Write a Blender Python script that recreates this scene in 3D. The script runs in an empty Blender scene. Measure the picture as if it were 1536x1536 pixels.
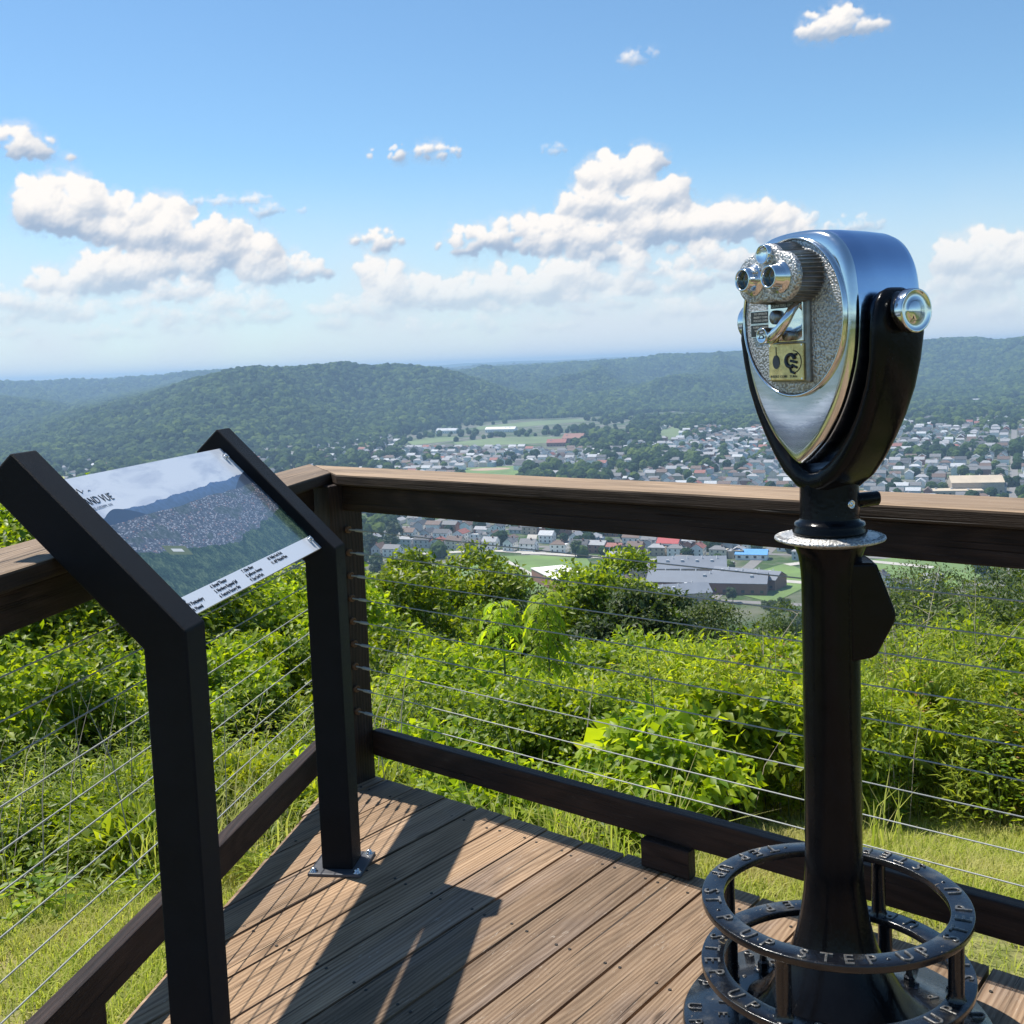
import bpy, math, random
import numpy as np
from mathutils import Matrix, Vector, noise as mnoise
random.seed(7); RNG = np.random.default_rng(11)
scene = bpy.context.scene
COL = scene.collection
PI = math.pi
R = math.radians

# ------------------------------------------------------------------ camera
F = 1700.0; PX, PY = 768.0, 705.0; EYE = 1.42
ROLL = R(2.23); PITCH = math.atan((705 - 545) / F)
_cr, _sr, _cp, _sp = math.cos(ROLL), math.sin(ROLL), math.cos(PITCH), math.sin(PITCH)
FWD = np.array([0, _cp, -_sp]); _up = np.array([0, _sp, _cp]); _r = np.array([1., 0, 0])
RIGHT = _cr * _r - _sr * _up; UP = _cr * _up + _sr * _r
def ray(x, y): return FWD + RIGHT * (x - PX) / F - UP * (y - PY) / F
def gz(x, y, z=0.0):
    d = ray(x, y); t = (z - EYE) / d[2]; return np.array([0, 0, EYE]) + d * t
def azs(x, y):
    d = ray(x, y); return math.atan2(d[0], d[1]), d[2] / math.hypot(d[0], d[1])
cam_d = bpy.data.cameras.new("camera"); cam = bpy.data.objects.new("camera", cam_d); COL.objects.link(cam)
cam_d.sensor_width = 36; cam_d.lens = 36 * F / 1536; cam_d.shift_y = (PY - 768) / 1536.0
cam_d.clip_start = 0.05; cam_d.clip_end = 60000
M = Matrix.Identity(4)
for i in range(3):
    M[i][0] = RIGHT[i]; M[i][1] = UP[i]; M[i][2] = -FWD[i]
M[2][3] = EYE
cam.matrix_world = M
scene.camera = cam

def A(deg): return np.array([math.sin(R(deg)), math.cos(R(deg)), 0.0])
Z = np.array([0, 0, 1.0])

# ------------------------------------------------------------------ tags
def tag(o, label=None, cat=None, group=None, kind=None):
    if label: o['label'] = label
    if cat: o['category'] = cat
    if group: o['group'] = group
    if kind: o['kind'] = kind
    return o
def empty(name, loc, label, cat, group=None, rotz=0.0):
    o = bpy.data.objects.new(name, None); COL.objects.link(o); o.location = loc; o.rotation_euler = (0, 0, rotz)
    o.empty_display_size = 0.2
    return tag(o, label, cat, group)

# ------------------------------------------------------------------ node helpers
class NT:
    def __init__(s, tree): s.t = tree; s.n = tree.nodes; s.l = tree.links
    def new(s, typ, **kw):
        nd = s.n.new(typ)
        for k, v in kw.items(): setattr(nd, k, v)
        return nd
    def put(s, inp, v):
        if v is None: return
        if hasattr(v, 'is_output') or isinstance(v, bpy.types.NodeSocket): s.l.new(v, inp)
        else:
            if inp.type == 'RGBA' and len(v) == 3: v = (*v, 1)
            inp.default_value = v
    def math(s, op, a, b=None, c=None, clamp=False):
        nd = s.new('ShaderNodeMath', operation=op, use_clamp=clamp)
        for i, v in enumerate((a, b, c)): s.put(nd.inputs[i], v)
        return nd.outputs[0]
    def vmath(s, op, a, b=None, out=0):
        nd = s.new('ShaderNodeVectorMath', operation=op)
        s.put(nd.inputs[0], a)
        if b is not None: s.put(nd.inputs[1], b)
        return nd.outputs[out]
    def noise(s, vec, scale, detail=3, rough=0.5, dist=0.0, col=False):
        nd = s.new('ShaderNodeTexNoise'); s.put(nd.inputs['Vector'], vec)
        nd.inputs['Scale'].default_value = scale; nd.inputs['Detail'].default_value = detail
        nd.inputs['Roughness'].default_value = rough; nd.inputs['Distortion'].default_value = dist
        return nd.outputs['Color' if col else 'Fac']
    def voro(s, vec, scale, out='Distance', feature='F1', detail=0, rnd=1.0):
        nd = s.new('ShaderNodeTexVoronoi', feature=feature); s.put(nd.inputs['Vector'], vec)
        nd.inputs['Scale'].default_value = scale
        if 'Detail' in nd.inputs: nd.inputs['Detail'].default_value = detail
        nd.inputs['Randomness'].default_value = rnd
        return nd.outputs[out]
    def mapr(s, v, a, b, c=0.0, d=1.0, smooth=False):
        nd = s.new('ShaderNodeMapRange'); nd.interpolation_type = 'SMOOTHSTEP' if smooth else 'LINEAR'
        s.put(nd.inputs[0], v)
        for i, x in enumerate((a, b, c, d)): s.put(nd.inputs[i + 1], x)
        return nd.outputs[0]
    def mix(s, f, a, b, blend='MIX'):
        nd = s.new('ShaderNodeMix', data_type='RGBA', blend_type=blend)
        s.put(nd.inputs[0], f); s.put(nd.inputs[6], a); s.put(nd.inputs[7], b); return nd.outputs[2]
    def ramp(s, f, stops):
        nd = s.new('ShaderNodeValToRGB'); s.put(nd.inputs[0], f); e = nd.color_ramp.elements
        while len(e) < len(stops): e.new(0.5)
        for i, (p, c) in enumerate(stops):
            e[i].position = p; e[i].color = (*c, 1) if len(c) == 3 else c
        return nd.outputs[0]
    def mapping(s, vec, scale=(1, 1, 1), loc=(0, 0, 0), rot=(0, 0, 0)):
        nd = s.new('ShaderNodeMapping'); s.put(nd.inputs[0], vec)
        nd.inputs[1].default_value = loc; nd.inputs[2].default_value = rot; nd.inputs[3].default_value = scale
        return nd.outputs[0]
    def bump(s, h, strength=0.3, dist=0.01, normal=None):
        nd = s.new('ShaderNodeBump'); nd.inputs['Strength'].default_value = strength; nd.inputs['Distance'].default_value = dist
        s.put(nd.inputs['Height'], h); s.put(nd.inputs['Normal'], normal); return nd.outputs[0]

def mat(name):
    m = bpy.data.materials.new(name); m.use_nodes = True; t = NT(m.node_tree); t.n.clear()
    out = t.new('ShaderNodeOutputMaterial'); return m, t, out
def principled(t, out, color, rough=0.5, metal=0.0, normal=None, spec=None, coat=None, coatr=0.1):
    b = t.new('ShaderNodeBsdfPrincipled')
    t.put(b.inputs['Base Color'], color); t.put(b.inputs['Roughness'], rough); t.put(b.inputs['Metallic'], metal)
    if normal is not None: t.put(b.inputs['Normal'], normal)
    if spec is not None: t.put(b.inputs['Specular IOR Level'], spec)
    if coat: b.inputs['Coat Weight'].default_value = coat; b.inputs['Coat Roughness'].default_value = coatr
    t.l.new(b.outputs[0], out.inputs[0]); return b
def objc(t): return t.new('ShaderNodeTexCoord').outputs['Object']
def island(t): return t.new('ShaderNodeNewGeometry').outputs['Random Per Island']

def simple(name, color, rough=0.5, metal=0.0, var=0.12, scale=8.0, bump=0.0, bscale=60, spec=None, coat=None):
    m, t, out = mat(name); v = objc(t)
    n = t.noise(v, scale, 4, 0.6)
    k = t.mapr(n, 0.3, 0.7, 1 - var, 1 + var)
    c = t.vmath('SCALE', (*color,)[:3]); c.node.inputs['Scale'].default_value = 1; t.l.new(k, c.node.inputs['Scale'])
    nm = t.bump(t.noise(v, bscale, 3), bump, 0.004) if bump else None
    principled(t, out, c, t.mapr(n, 0.3, 0.7, max(rough - .06, .02), rough + .06), metal, nm, spec, coat)
    return m

def wood(name, c_dark, c_mid, c_light, wear=0.5, rough=0.75, grain=1.0, blotch=0.5, side=None):
    """boards run along local X"""
    m, t, out = mat(name); v = objc(t); isl = island(t)
    off = t.new('ShaderNodeCombineXYZ'); t.put(off.inputs[0], t.math('MULTIPLY', isl, 37.0)); t.put(off.inputs[1], t.math('MULTIPLY', isl, 11.3)); t.put(off.inputs[2], t.math('MULTIPLY', isl, 5.7))
    p = t.vmath('ADD', v, off.outputs[0])
    big = t.noise(t.mapping(p, (1.2, 6, 6)), 1.0, 4, 0.6, 0.6)
    # warped rings -> cathedral grain
    warp = t.noise(t.mapping(p, (0.9, 5, 5)), 1.0, 2, 0.45)
    pw = t.vmath('ADD', t.mapping(p, (0.15, 22, 22)), t.vmath('MULTIPLY', (3.6, 3.6, 3.6), warp))
    fine = t.noise(t.mapping(p, (5, 260, 260)), 1.0, 4, 0.65)
    wv = t.new('ShaderNodeTexWave', wave_type='BANDS', bands_direction='Y'); t.put(wv.inputs['Vector'], pw)
    wv.inputs['Scale'].default_value = 1.1 * grain; wv.inputs['Distortion'].default_value = 1.2; wv.inputs['Detail'].default_value = 3; wv.inputs['Detail Scale'].default_value = 1.2
    g = t.math('ADD', t.math('MULTIPLY', wv.outputs['Fac'], 0.20), t.math('MULTIPLY', t.math('ADD', t.math('MULTIPLY', fine, .6), t.math('MULTIPLY', t.noise(t.mapping(p, (2.2, 70, 70)), 1.0, 3, .6, .3), .4)), 0.80))
    col = t.ramp(g, [(0.24, c_dark), (0.45, c_mid), (0.74, c_light)])
    # per board tone
    tone = t.mapr(isl, 0, 1, 0.66, 1.22)
    tone = t.math('MULTIPLY', tone, t.mapr(t.noise(t.mapping(p, (1.5, 9, 9)), 1.0, 4, .65, .8), .3, .7, .62, 1.32))
    col = t.mix(1.0, col, t.math('MULTIPLY', tone, 1.0), 'MULTIPLY')
    warm = t.mix(t.mapr(t.math('FRACT', t.math('MULTIPLY', isl, 7.31)), 0, 1, 0, 0.45), col, t.mix(1.0, col, (1.08, 0.95, 0.74), 'MULTIPLY'))
    # grey weathering blotches
    bl = t.mapr(big, 0.48, 0.7, 0, blotch, True)
    grey = t.mix(1.0, warm, (0.80, 0.88, 1.10), 'MULTIPLY')
    col = t.mix(bl, warm, grey)
    sc = t.mapr(t.noise(t.mapping(p, (9, 60, 60), rot=(0, 0, .5)), 1.0, 5, 0.8, 1.5), 0.60, 0.70, 0, 0.6 * wear, True)
    col = t.mix(sc, col, (0.52, 0.45, 0.37))
    # long splits
    cr = t.noise(t.mapping(p, (1.1, 75, 75)), 1.0, 3, 0.55, 0.25)
    crack = t.mapr(cr, 0.655, 0.685, 0, .8, True)
    crack = t.math('MAXIMUM', crack, t.mapr(t.noise(t.mapping(p, (.55, 34, 34), loc=(3, 7, 1)), 1.0, 2, .5, .35), .695, .715, 0, .9, True))
    col = t.mix(t.math('MULTIPLY', crack, 0.9), col, (0.012, 0.008, 0.006))
    # knots
    kd = t.voro(t.mapping(p, (2.2, 9, 9)), 1.0, 'Distance')
    kn = t.mapr(kd, 0.04, 0.09, 0.8, 0, True)
    col = t.mix(kn, col, (0.05, 0.03, 0.018))
    h = t.math('SUBTRACT', t.math('ADD', t.math('MULTIPLY', fine, 0.6), t.math('MULTIPLY', wv.outputs['Fac'], 0.12)), t.math('MULTIPLY', crack, 1.6))
    nm = t.bump(h, 0.9, 0.0045)
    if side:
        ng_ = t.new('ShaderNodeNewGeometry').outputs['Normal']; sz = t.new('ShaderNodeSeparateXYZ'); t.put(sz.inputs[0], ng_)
        col = t.mix(t.mapr(sz.outputs[2], .3, .8, 0, 1), t.mix(1.0, col, side, 'MULTIPLY'), col)  # faces not turned up multiplied darker: painted-in shade along with the darker stain
    principled(t, out, col, rough, 0, nm, 0.3)
    return m

# ------------------------------------------------------------------ mesh helpers
def link(name, me, parent=None, m=None, smooth=False):
    if m is not None:
        for mm in (m if isinstance(m, (list, tuple)) else [m]): me.materials.append(mm)
    if smooth and len(me.polygons): me.polygons.foreach_set('use_smooth', np.ones(len(me.polygons), dtype=bool))
    o = bpy.data.objects.new(name, me); COL.objects.link(o)
    if parent is not None: o.parent = parent
    return o
class MB:
    def __init__(s): s.v = []; s.f = []; s.mi = []; s.sm = []
    def add(s, verts, faces, mi=0, smooth=False):
        b = len(s.v); s.v += [tuple(map(float, q)) for q in verts]
        for f in faces: s.f.append(tuple(b + i for i in f)); s.mi.append(mi); s.sm.append(smooth)
    def box(s, x0, x1, y0, y1, z0, z1, mi=0, M=None):
        vs = [(x0, y0, z0), (x1, y0, z0), (x1, y1, z0), (x0, y1, z0), (x0, y0, z1), (x1, y0, z1), (x1, y1, z1), (x0, y1, z1)]
        if M is not None: vs = [tuple(M @ Vector(q)) for q in vs]
        s.add(vs, [(0, 3, 2, 1), (4, 5, 6, 7), (0, 1, 5, 4), (1, 2, 6, 5), (2, 3, 7, 6), (3, 0, 4, 7)], mi)
    def prism(s, poly, z0, z1, mi=0, M=None, smooth=False):
        n = len(poly); vs = [(x, y, z0) for x, y in poly] + [(x, y, z1) for x, y in poly]
        if M is not None: vs = [tuple(M @ Vector(q)) for q in vs]
        s.add(vs, [tuple(range(n - 1, -1, -1)), tuple(range(n, 2 * n))], mi)
        s.add(vs, [(i, (i + 1) % n, n + (i + 1) % n, n + i) for i in range(n)], mi, smooth)
    def lathe(s, prof, n=48, M=None, mi=0, cap=True, smooth=True):
        vs = []
        for r, z in prof:
            for k in range(n):
                a = 2 * PI * k / n; vs.append((r * math.cos(a), r * math.sin(a), z))
        if M is not None: vs = [tuple(M @ Vector(q)) for q in vs]
        fs = []
        for j in range(len(prof) - 1):
            for k in range(n):
                fs.append((j * n + k, j * n + (k + 1) % n, (j + 1) * n + (k + 1) % n, (j + 1) * n + k))
        s.add(vs, fs, mi, smooth)
        if cap:
            m = len(prof)
            s.add(vs[:n], [tuple(range(n - 1, -1, -1))], mi); s.add(vs[(m - 1) * n:], [tuple(range(n))], mi)
    def tube(s, pts, r, n=10, mi=0, closed=False):
        pts = [Vector(p) for p in pts]; rs = r if isinstance(r, (list, tuple)) else [r] * len(pts)
        vs = []; fs = []; up = None; m = len(pts)
        for i, p in enumerate(pts):
            if closed: d = pts[(i + 1) % m] - pts[i - 1]
            else: d = pts[min(i + 1, m - 1)] - pts[max(i - 1, 0)]
            d.normalize()
            if up is None: up = Vector((0, 0, 1)) if abs(d.z) < .9 else Vector((1, 0, 0))
            a = d.cross(up).normalized(); b = a.cross(d).normalized(); up = b
            for k in range(n):
                t = 2 * PI * k / n; vs.append(p + (a * math.cos(t) + b * math.sin(t)) * rs[i])
        for i in range(m if closed else m - 1):
            j = (i + 1) % m
            for k in range(n): fs.append((i * n + k, i * n + (k + 1) % n, j * n + (k + 1) % n, j * n + k))
        s.add(vs, fs, mi, True)
        if not closed:
            s.add(vs[:n], [tuple(range(n - 1, -1, -1))], mi); s.add(vs[-n:], [tuple(range(n))], mi)
    def build(s, name, m, parent=None, bevel=0.0, seg=2):
        me = bpy.data.meshes.new(name); me.from_pydata(s.v, [], s.f); me.update()
        if isinstance(m, (list, tuple)): me.polygons.foreach_set('material_index', s.mi)
        me.polygons.foreach_set('use_smooth', s.sm)
        o = link(name, me, parent, m)
        if bevel:
            b = o.modifiers.new('bevel', 'BEVEL'); b.width = bevel; b.segments = seg; b.limit_method = 'ANGLE'; b.angle_limit = R(40)
        return o
def np_mesh(name, V, Fc, parent=None, m=None, smooth=False, mi=None):
    me = bpy.data.meshes.new(name); V = np.ascontiguousarray(V, dtype=np.float32); Fc = np.ascontiguousarray(Fc, dtype=np.int32)
    k = Fc.shape[1]; me.vertices.add(len(V)); me.vertices.foreach_set('co', V.ravel())
    me.loops.add(Fc.size); me.loops.foreach_set('vertex_index', Fc.ravel())
    me.polygons.add(len(Fc)); me.polygons.foreach_set('loop_start', np.arange(0, Fc.size, k, dtype=np.int32))
    try: me.polygons.foreach_set('loop_total', np.full(len(Fc), k, dtype=np.int32))
    except Exception: pass
    if mi is not None: me.polygons.foreach_set('material_index', np.ascontiguousarray(mi, dtype=np.int32))
    me.update(calc_edges=True)
    return link(name, me, parent, m, smooth)
def copy_tree(o, parent=None):
    c = o.copy(); COL.objects.link(c)
    if parent is not None: c.parent = parent
    for ch in list(o.children): copy_tree(ch, c)
    return c
_tc = {}
def text_mesh(s, size, ext, bevel=0.0, align='LEFT', shear=0.0, offset=0.0):
    key = (s, size, ext, bevel, align, shear, offset)
    if key in _tc: return _tc[key]
    cu = bpy.data.curves.new('txt', 'FONT'); cu.body = s; cu.size = size; cu.extrude = ext; cu.bevel_depth = bevel
    cu.align_x = align; cu.shear = shear; cu.resolution_u = 3; cu.offset = offset
    ob = bpy.data.objects.new('txt', cu); COL.objects.link(ob)
    dg = bpy.context.evaluated_depsgraph_get(); dg.update()
    me = bpy.data.meshes.new_from_object(ob.evaluated_get(dg))
    bpy.data.objects.remove(ob); bpy.data.curves.remove(cu)
    vs = [tuple(v.co) for v in me.vertices]; fs = [tuple(p.vertices) for p in me.polygons]; bpy.data.meshes.remove(me)
    _tc[key] = (vs, fs); return _tc[key]
def add_text(mb, s, size, ext, Mx, mi=0, **kw):
    vs, fs = text_mesh(s, size, ext, **kw)
    mb.add([tuple(Mx @ Vector(v)) for v in vs], fs, mi)

def frame(o, x, y, z):
    m = Matrix.Identity(4)
    for i in range(3): m[i][0] = x[i]; m[i][1] = y[i]; m[i][2] = z[i]; m[i][3] = o[i]
    return m
# ------------------------------------------------------------------ materials
M_DECK = wood('deck_wood', (0.095, 0.060, 0.037), (0.250, 0.166, 0.104), (0.40, 0.290, 0.195), wear=1.0, blotch=0.75)
M_RAIL = wood('rail_wood', (0.011, 0.0058, 0.0042), (0.027, 0.014, 0.0098), (0.055, 0.031, 0.022), wear=0.12, rough=0.62, blotch=0.3)
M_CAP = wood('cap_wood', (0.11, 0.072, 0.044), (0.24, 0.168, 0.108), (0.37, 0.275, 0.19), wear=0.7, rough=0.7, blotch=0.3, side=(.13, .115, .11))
M_STEEL = simple('cable_steel', (0.36, 0.37, 0.35), 0.6, 0.1, 0.1, 40)
M_BOLT = simple('bolt_steel', (0.78, 0.77, 0.76), 0.25, 1.0, 0.15, 60)
M_RUSTY = simple('weathered_bolt', (0.16, 0.085, 0.045), 0.6, 0.5, 0.3, 80)
M_POWDER = simple('powder_coat', (0.011, 0.0112, 0.0135), 0.55, 0.0, 0.25, 9, bump=0.6, bscale=900, spec=0.13)
M_CAST = None
def cast_black():
    m, t, out = mat('black_cast_paint'); v = objc(t)
    n = t.noise(v, 14, 5, 0.62); n2 = t.noise(v, 70, 3, 0.6)
    dust = t.mapr(n, 0.5, 0.72, 0, 0.5, True)
    nz = t.new('ShaderNodeNewGeometry').outputs['Normal']; sx = t.new('ShaderNodeSeparateXYZ'); t.put(sx.inputs[0], nz)
    upf = t.mapr(sx.outputs[2], 0.3, 1.0, 0, 1)
    c = t.mix(t.math('MULTIPLY', dust, upf), (0.0045, 0.0052, 0.0075), (0.10, 0.095, 0.08))
    chip = t.math('MULTIPLY', t.mapr(t.noise(v, 26, 6, 0.75, 1.0), 0.64, 0.70, 0, 1, True), upf)
    c = t.mix(chip, c, (0.30, 0.24, 0.15))
    principled(t, out, c, t.mapr(n2, 0.3, 0.7, 0.14, 0.30), 0, t.bump(t.math('ADD', n2, t.noise(v, 320, 2)), 0.14, 0.003), 0.5, 0.3, 0.1)
    return m
M_CAST = cast_black()
M_COL = simple('black_gloss_paint', (0.0048, 0.005, 0.0062), 0.2, 0.0, 0.3, 12, bump=0.12, bscale=120, spec=0.14)
M_GALV = simple('painted_base_metal', (0.075, 0.078, 0.088), 0.5, 0.0, 0.2, 30)
M_WORN = simple('worn_letter_paint', (0.16, 0.15, 0.135), 0.28, 0.55, 0.6, 90, bump=.2, bscale=300)
def chrome(name, col, r0, r1, vscale=9, bump=0.04):
    m, t, out = mat(name); v = objc(t); n = t.noise(v, vscale, 5, 0.65); n2 = t.noise(t.mapping(v, (3, 3, 60)), 2.0, 3)
    c = t.mix(t.mapr(n, 0.35, 0.7, 0, 0.35), col, tuple(x * 0.6 for x in col))
    principled(t, out, c, t.mapr(n2, 0.3, 0.7, r0, r1), 1.0, t.bump(n, bump, 0.01))
    return m
M_CHROME = chrome('polished_chrome', (0.74, 0.76, 0.76), 0.07, 0.2)
M_SHELL = chrome('polished_aluminium', (0.46, 0.58, 0.78), 0.16, 0.26, 4, 0.02)
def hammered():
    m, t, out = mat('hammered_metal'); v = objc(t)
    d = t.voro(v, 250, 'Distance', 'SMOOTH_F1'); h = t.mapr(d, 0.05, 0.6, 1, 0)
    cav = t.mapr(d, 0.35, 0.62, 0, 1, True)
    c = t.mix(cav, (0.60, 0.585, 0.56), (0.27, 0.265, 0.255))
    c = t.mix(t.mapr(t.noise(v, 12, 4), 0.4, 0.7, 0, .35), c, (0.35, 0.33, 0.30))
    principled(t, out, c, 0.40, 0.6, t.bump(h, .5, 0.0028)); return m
M_HAM = hammered()
M_PLATE = simple('engraved_black_plate', (0.03, 0.03, 0.028), 0.35, 0.2, 0.2, 60)
M_BRASS = simple('brass_plate_metal', (0.62, 0.47, 0.20), 0.3, 0.8, 0.35, 45, bump=0.1, bscale=200)
M_DARKM = simple('dark_cast_metal', (0.27, 0.265, 0.26), 0.38, 0.9, 0.3, 30, bump=0.2, bscale=90)
M_GLASS = simple('lens_glass', (0.02, 0.05, 0.05), 0.04, 0.0, 0.05, 5, spec=0.8, coat=1.0)
M_INK = simple('black_ink', (0.015, 0.02, 0.03), 0.5)
M_INKG = simple('grey_ink', (0.42, 0.47, 0.55), 0.5)
M_YEL = simple('yellow_print', (0.75, 0.66, 0.12), 0.5)
M_PALE = simple('pale_lettering', (0.55, 0.53, 0.47), 0.4, 0.3)

# ------------------------------------------------------------------ deck
C0 = np.array([-.616, 3.841, 0.0])
uR, nR = A(131.4), A(221.4)
uL, nL = A(190.0), A(100.0)
def clip(poly, o, n):            # keep (p-o).n >= 0
    out = []
    for i in range(len(poly)):
        a, b = poly[i - 1], poly[i]
        da, db = (a[0] - o[0]) * n[0] + (a[1] - o[1]) * n[1], (b[0] - o[0]) * n[0] + (b[1] - o[1]) * n[1]
        if (da >= 0) != (db >= 0):
            k = da / (da - db); out.append((a[0] + (b[0] - a[0]) * k, a[1] + (b[1] - a[1]) * k))
        if db >= 0: out.append(b)
    return out
AZB = 37.5
bx, by = A(AZB), A(AZB - 90)     # local x along boards, local y to the left
deck = MB(); ang = math.atan2(bx[1], bx[0])
def tol(p): return (p[0] * bx[0] + p[1] * bx[1], p[0] * by[0] + p[1] * by[1])
# gaps at n = -1.399 + .1455 k where n = p.A(127.5) = -y_local
PITCHB = 0.1455; GAP = 0.0085
for k in range(-14, 26):
    n0 = -1.399 + PITCHB * k; ya, yb = -(n0 + PITCHB) + GAP / 2, -n0 - GAP / 2
    poly = [(-4.2, ya), (7, ya), (7, yb), (-4.2, yb)]
    jit = random.uniform(-.004, .010)
    oR = C0 + nR * (-.078 + jit); oL = C0 + nL * (-.04 + random.uniform(-.006, .006))
    poly = clip(poly, tol(oR), tol(nR)); poly = clip(poly, tol(oL), tol(nL)) if len(poly) > 2 else []
    if len(poly) > 2:
        poly = clip(poly, tol(np.array([0, -1.6, 0])), tol(np.array([0, 1.0, 0])))
    if len(poly) > 2:
        poly = clip(poly, tol(C0 + uR * 4.2), tol(-uR))
    if len(poly) > 2:
        dz = random.uniform(-.0012, .0012); deck.prism(poly, -.038 + dz, dz)
deck_o = deck.build('wooden_deck', M_DECK, None, 0.003, 2); deck_o.rotation_euler = (0, 0, ang)
tag(deck_o, 'weathered brown plank viewing deck with dark gaps between the boards', 'deck')
M_SCREW = simple('dark_screw', (0.05, 0.042, 0.035), .5, .6)
sc_b = MB()
for k in range(-14, 26):
    n0 = -1.399 + PITCHB * k
    for tt in (.02, .44, .86, 1.28, 1.70, 2.12, 2.54):
        for fr in (.022, PITCHB - .022):
            # point with given offset n along A(127.5) and lateral distance tt from the right edge
            Mm = np.array([A(127.5)[:2], nR[:2]]); rhs = np.array([n0 + fr, tt + C0[:2] @ nR[:2]]); p = np.linalg.solve(Mm, rhs) + RNG.normal(0, .004, 2)
            if (p - C0[:2]) @ nL[:2] < .0 or p[1] < -.5 or np.linalg.norm(p) > 4.6: continue
            sc_b.lathe([(.0042, -.001), (.0042, .0016), (.0026, .0016), (.002, .0008)], 8, Matrix.Translation((p[0], p[1], 0)))
# joists / skirt under the deck
def beam_obj(name, parent, p0, p1, z0, z1, ta, tb, n, m, base, e0=None, e1=None, bevel=.004, sag=0):
    """box between p0 and p1 (ground points on the line), lateral offsets ta..tb along n; local X runs along"""
    p0 = np.array(p0); p1 = np.array(p1); d = p1 - p0; L = np.linalg.norm(d[:2]); x = d / L; y = np.cross(Z, x)
    sgn = np.dot(n, y); ya, yb = sorted((ta * sgn, tb * sgn)); mb = MB(); N = 14
    def off(e, yy): return e(yy) if e else 0
    vs = []
    for i in range(N + 1):
        k = i / N
        for yy in (ya, yb):
            xx = k * L + (off(e0, yy) * (1 - k) if e0 else 0) + (off(e1, yy) * k if e1 else 0)
            w = 0.0025 * mnoise.noise(Vector((xx * 1.3, yy * 3, z1 * 5))) if i not in (0, N) else 0
            for zz in (z0, z1): vs.append((xx, yy + w, zz + w))
    fs = []
    for i in range(N):
        a = i * 4; b = a + 4
        fs += [(a, b, b + 1, a + 1), (a + 3, b + 3, b + 2, a + 2), (a + 1, b + 1, b + 3, a + 3), (a + 2, b + 2, b, a)]
    fs += [(0, 1, 3, 2), (N * 4, N * 4 + 2, N * 4 + 3, N * 4 + 1)]
    mb.add(vs, fs); o = mb.build(name, m, parent, bevel)
    o.location = tuple(p0 - base); o.rotation_euler = (0, 0, math.atan2(x[1], x[0])); return o
sk = beam_obj('deck_joist', deck_o, C0 + uR * .1, C0 + uR * 4.0, -.235, -.042, -.05, -.012, nR, M_RAIL, np.zeros(3)); sk.matrix_parent_inverse = deck_o.matrix_world.inverted() if False else Matrix.Rotation(-ang, 4, 'Z')
sk = beam_obj('deck_joist', deck_o, C0 + uL * .1, C0 + uL * 4.0, -.235, -.042, -.02, .018, nL, M_RAIL, np.zeros(3)); sk.matrix_parent_inverse = Matrix.Rotation(-ang, 4, 'Z')

sk = sc_b.build('screw', M_SCREW, deck_o); sk['kind'] = 'stuff'; sk.matrix_parent_inverse = Matrix.Rotation(-ang, 4, 'Z')
# ------------------------------------------------------------------ railing
rail = empty('railing', tuple(C0), 'dark timber deck railing with steel cables meeting at a corner post', 'railing')
def post(c, az, z0=-.7, z1=1.037, s=.07):
    mb = MB(); mb.box(-s, s, -s, s, z0, z1); o = mb.build('post', M_RAIL, rail, .005)
    # turn so grain (local X) runs up: rotate mesh
    mb2 = MB(); mb2.box(z0, z1, -s, s, -s, s); me = o.data; o.modifiers.clear()
    bpy.data.objects.remove(o); o = mb2.build('post', M_RAIL, rail, .005)
    ca = Matrix.Rotation(R(90 - az), 4, 'Z') @ Matrix.Rotation(R(-90), 4, 'Y')
    o.matrix_local = Matrix.Translation(Vector(c - C0)) @ ca; return o
post(C0.copy(), 131.4)
LR, LL = 3.6, 3.4
post(C0 + uR * LR, 131.4); post(C0 + uL * LL - nL * .03, 190)
# mitre function: cut along bisector line through C0; offset along x for lateral offset y
def mitre(u, v):
    # direction of bisector (points on both inner sides)
    b = (u + v); b = b / np.linalg.norm(b)
    x = u; y = np.cross(Z, x)
    return lambda yy: yy * np.dot(b, x) / np.dot(b, y)
mR, mL = mitre(uR, uL), mitre(uL, uR)
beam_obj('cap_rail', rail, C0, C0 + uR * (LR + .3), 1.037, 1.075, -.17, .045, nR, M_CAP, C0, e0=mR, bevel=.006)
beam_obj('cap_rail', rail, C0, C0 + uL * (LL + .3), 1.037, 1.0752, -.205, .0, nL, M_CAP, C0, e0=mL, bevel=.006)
beam_obj('top_rail', rail, C0 + uR * .075, C0 + uR * (LR - .075), .950, 1.035, -.022, .02, nR, M_RAIL, C0)
beam_obj('top_rail', rail, C0 + uL * .078, C0 + uL * (LL - .075), .950, 1.035, -.078, -.036, nL, M_RAIL, C0)
beam_obj('bottom_rail', rail, C0 + uR * .074, C0 + uR * (LR - .07), .083, .172, -.100, -.058, nR, M_RAIL, C0)
beam_obj('bottom_rail', rail, C0 + uL * .078, C0 + uL * (LL - .07), .085, .175, -.072, -.030, nL, M_RAIL, C0)
beam_obj('support_block', rail, C0 + uR * 1.215, C0 + uR * 1.372, .0015, .0815, -.072, -.036, nR, M_RAIL, C0, bevel=.003)
beam_obj('support_block', rail, C0 + uL * 1.545, C0 + uL * 1.70, .0015, .0835, -.066, -.034, nL, M_RAIL, C0, bevel=.003)
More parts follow.
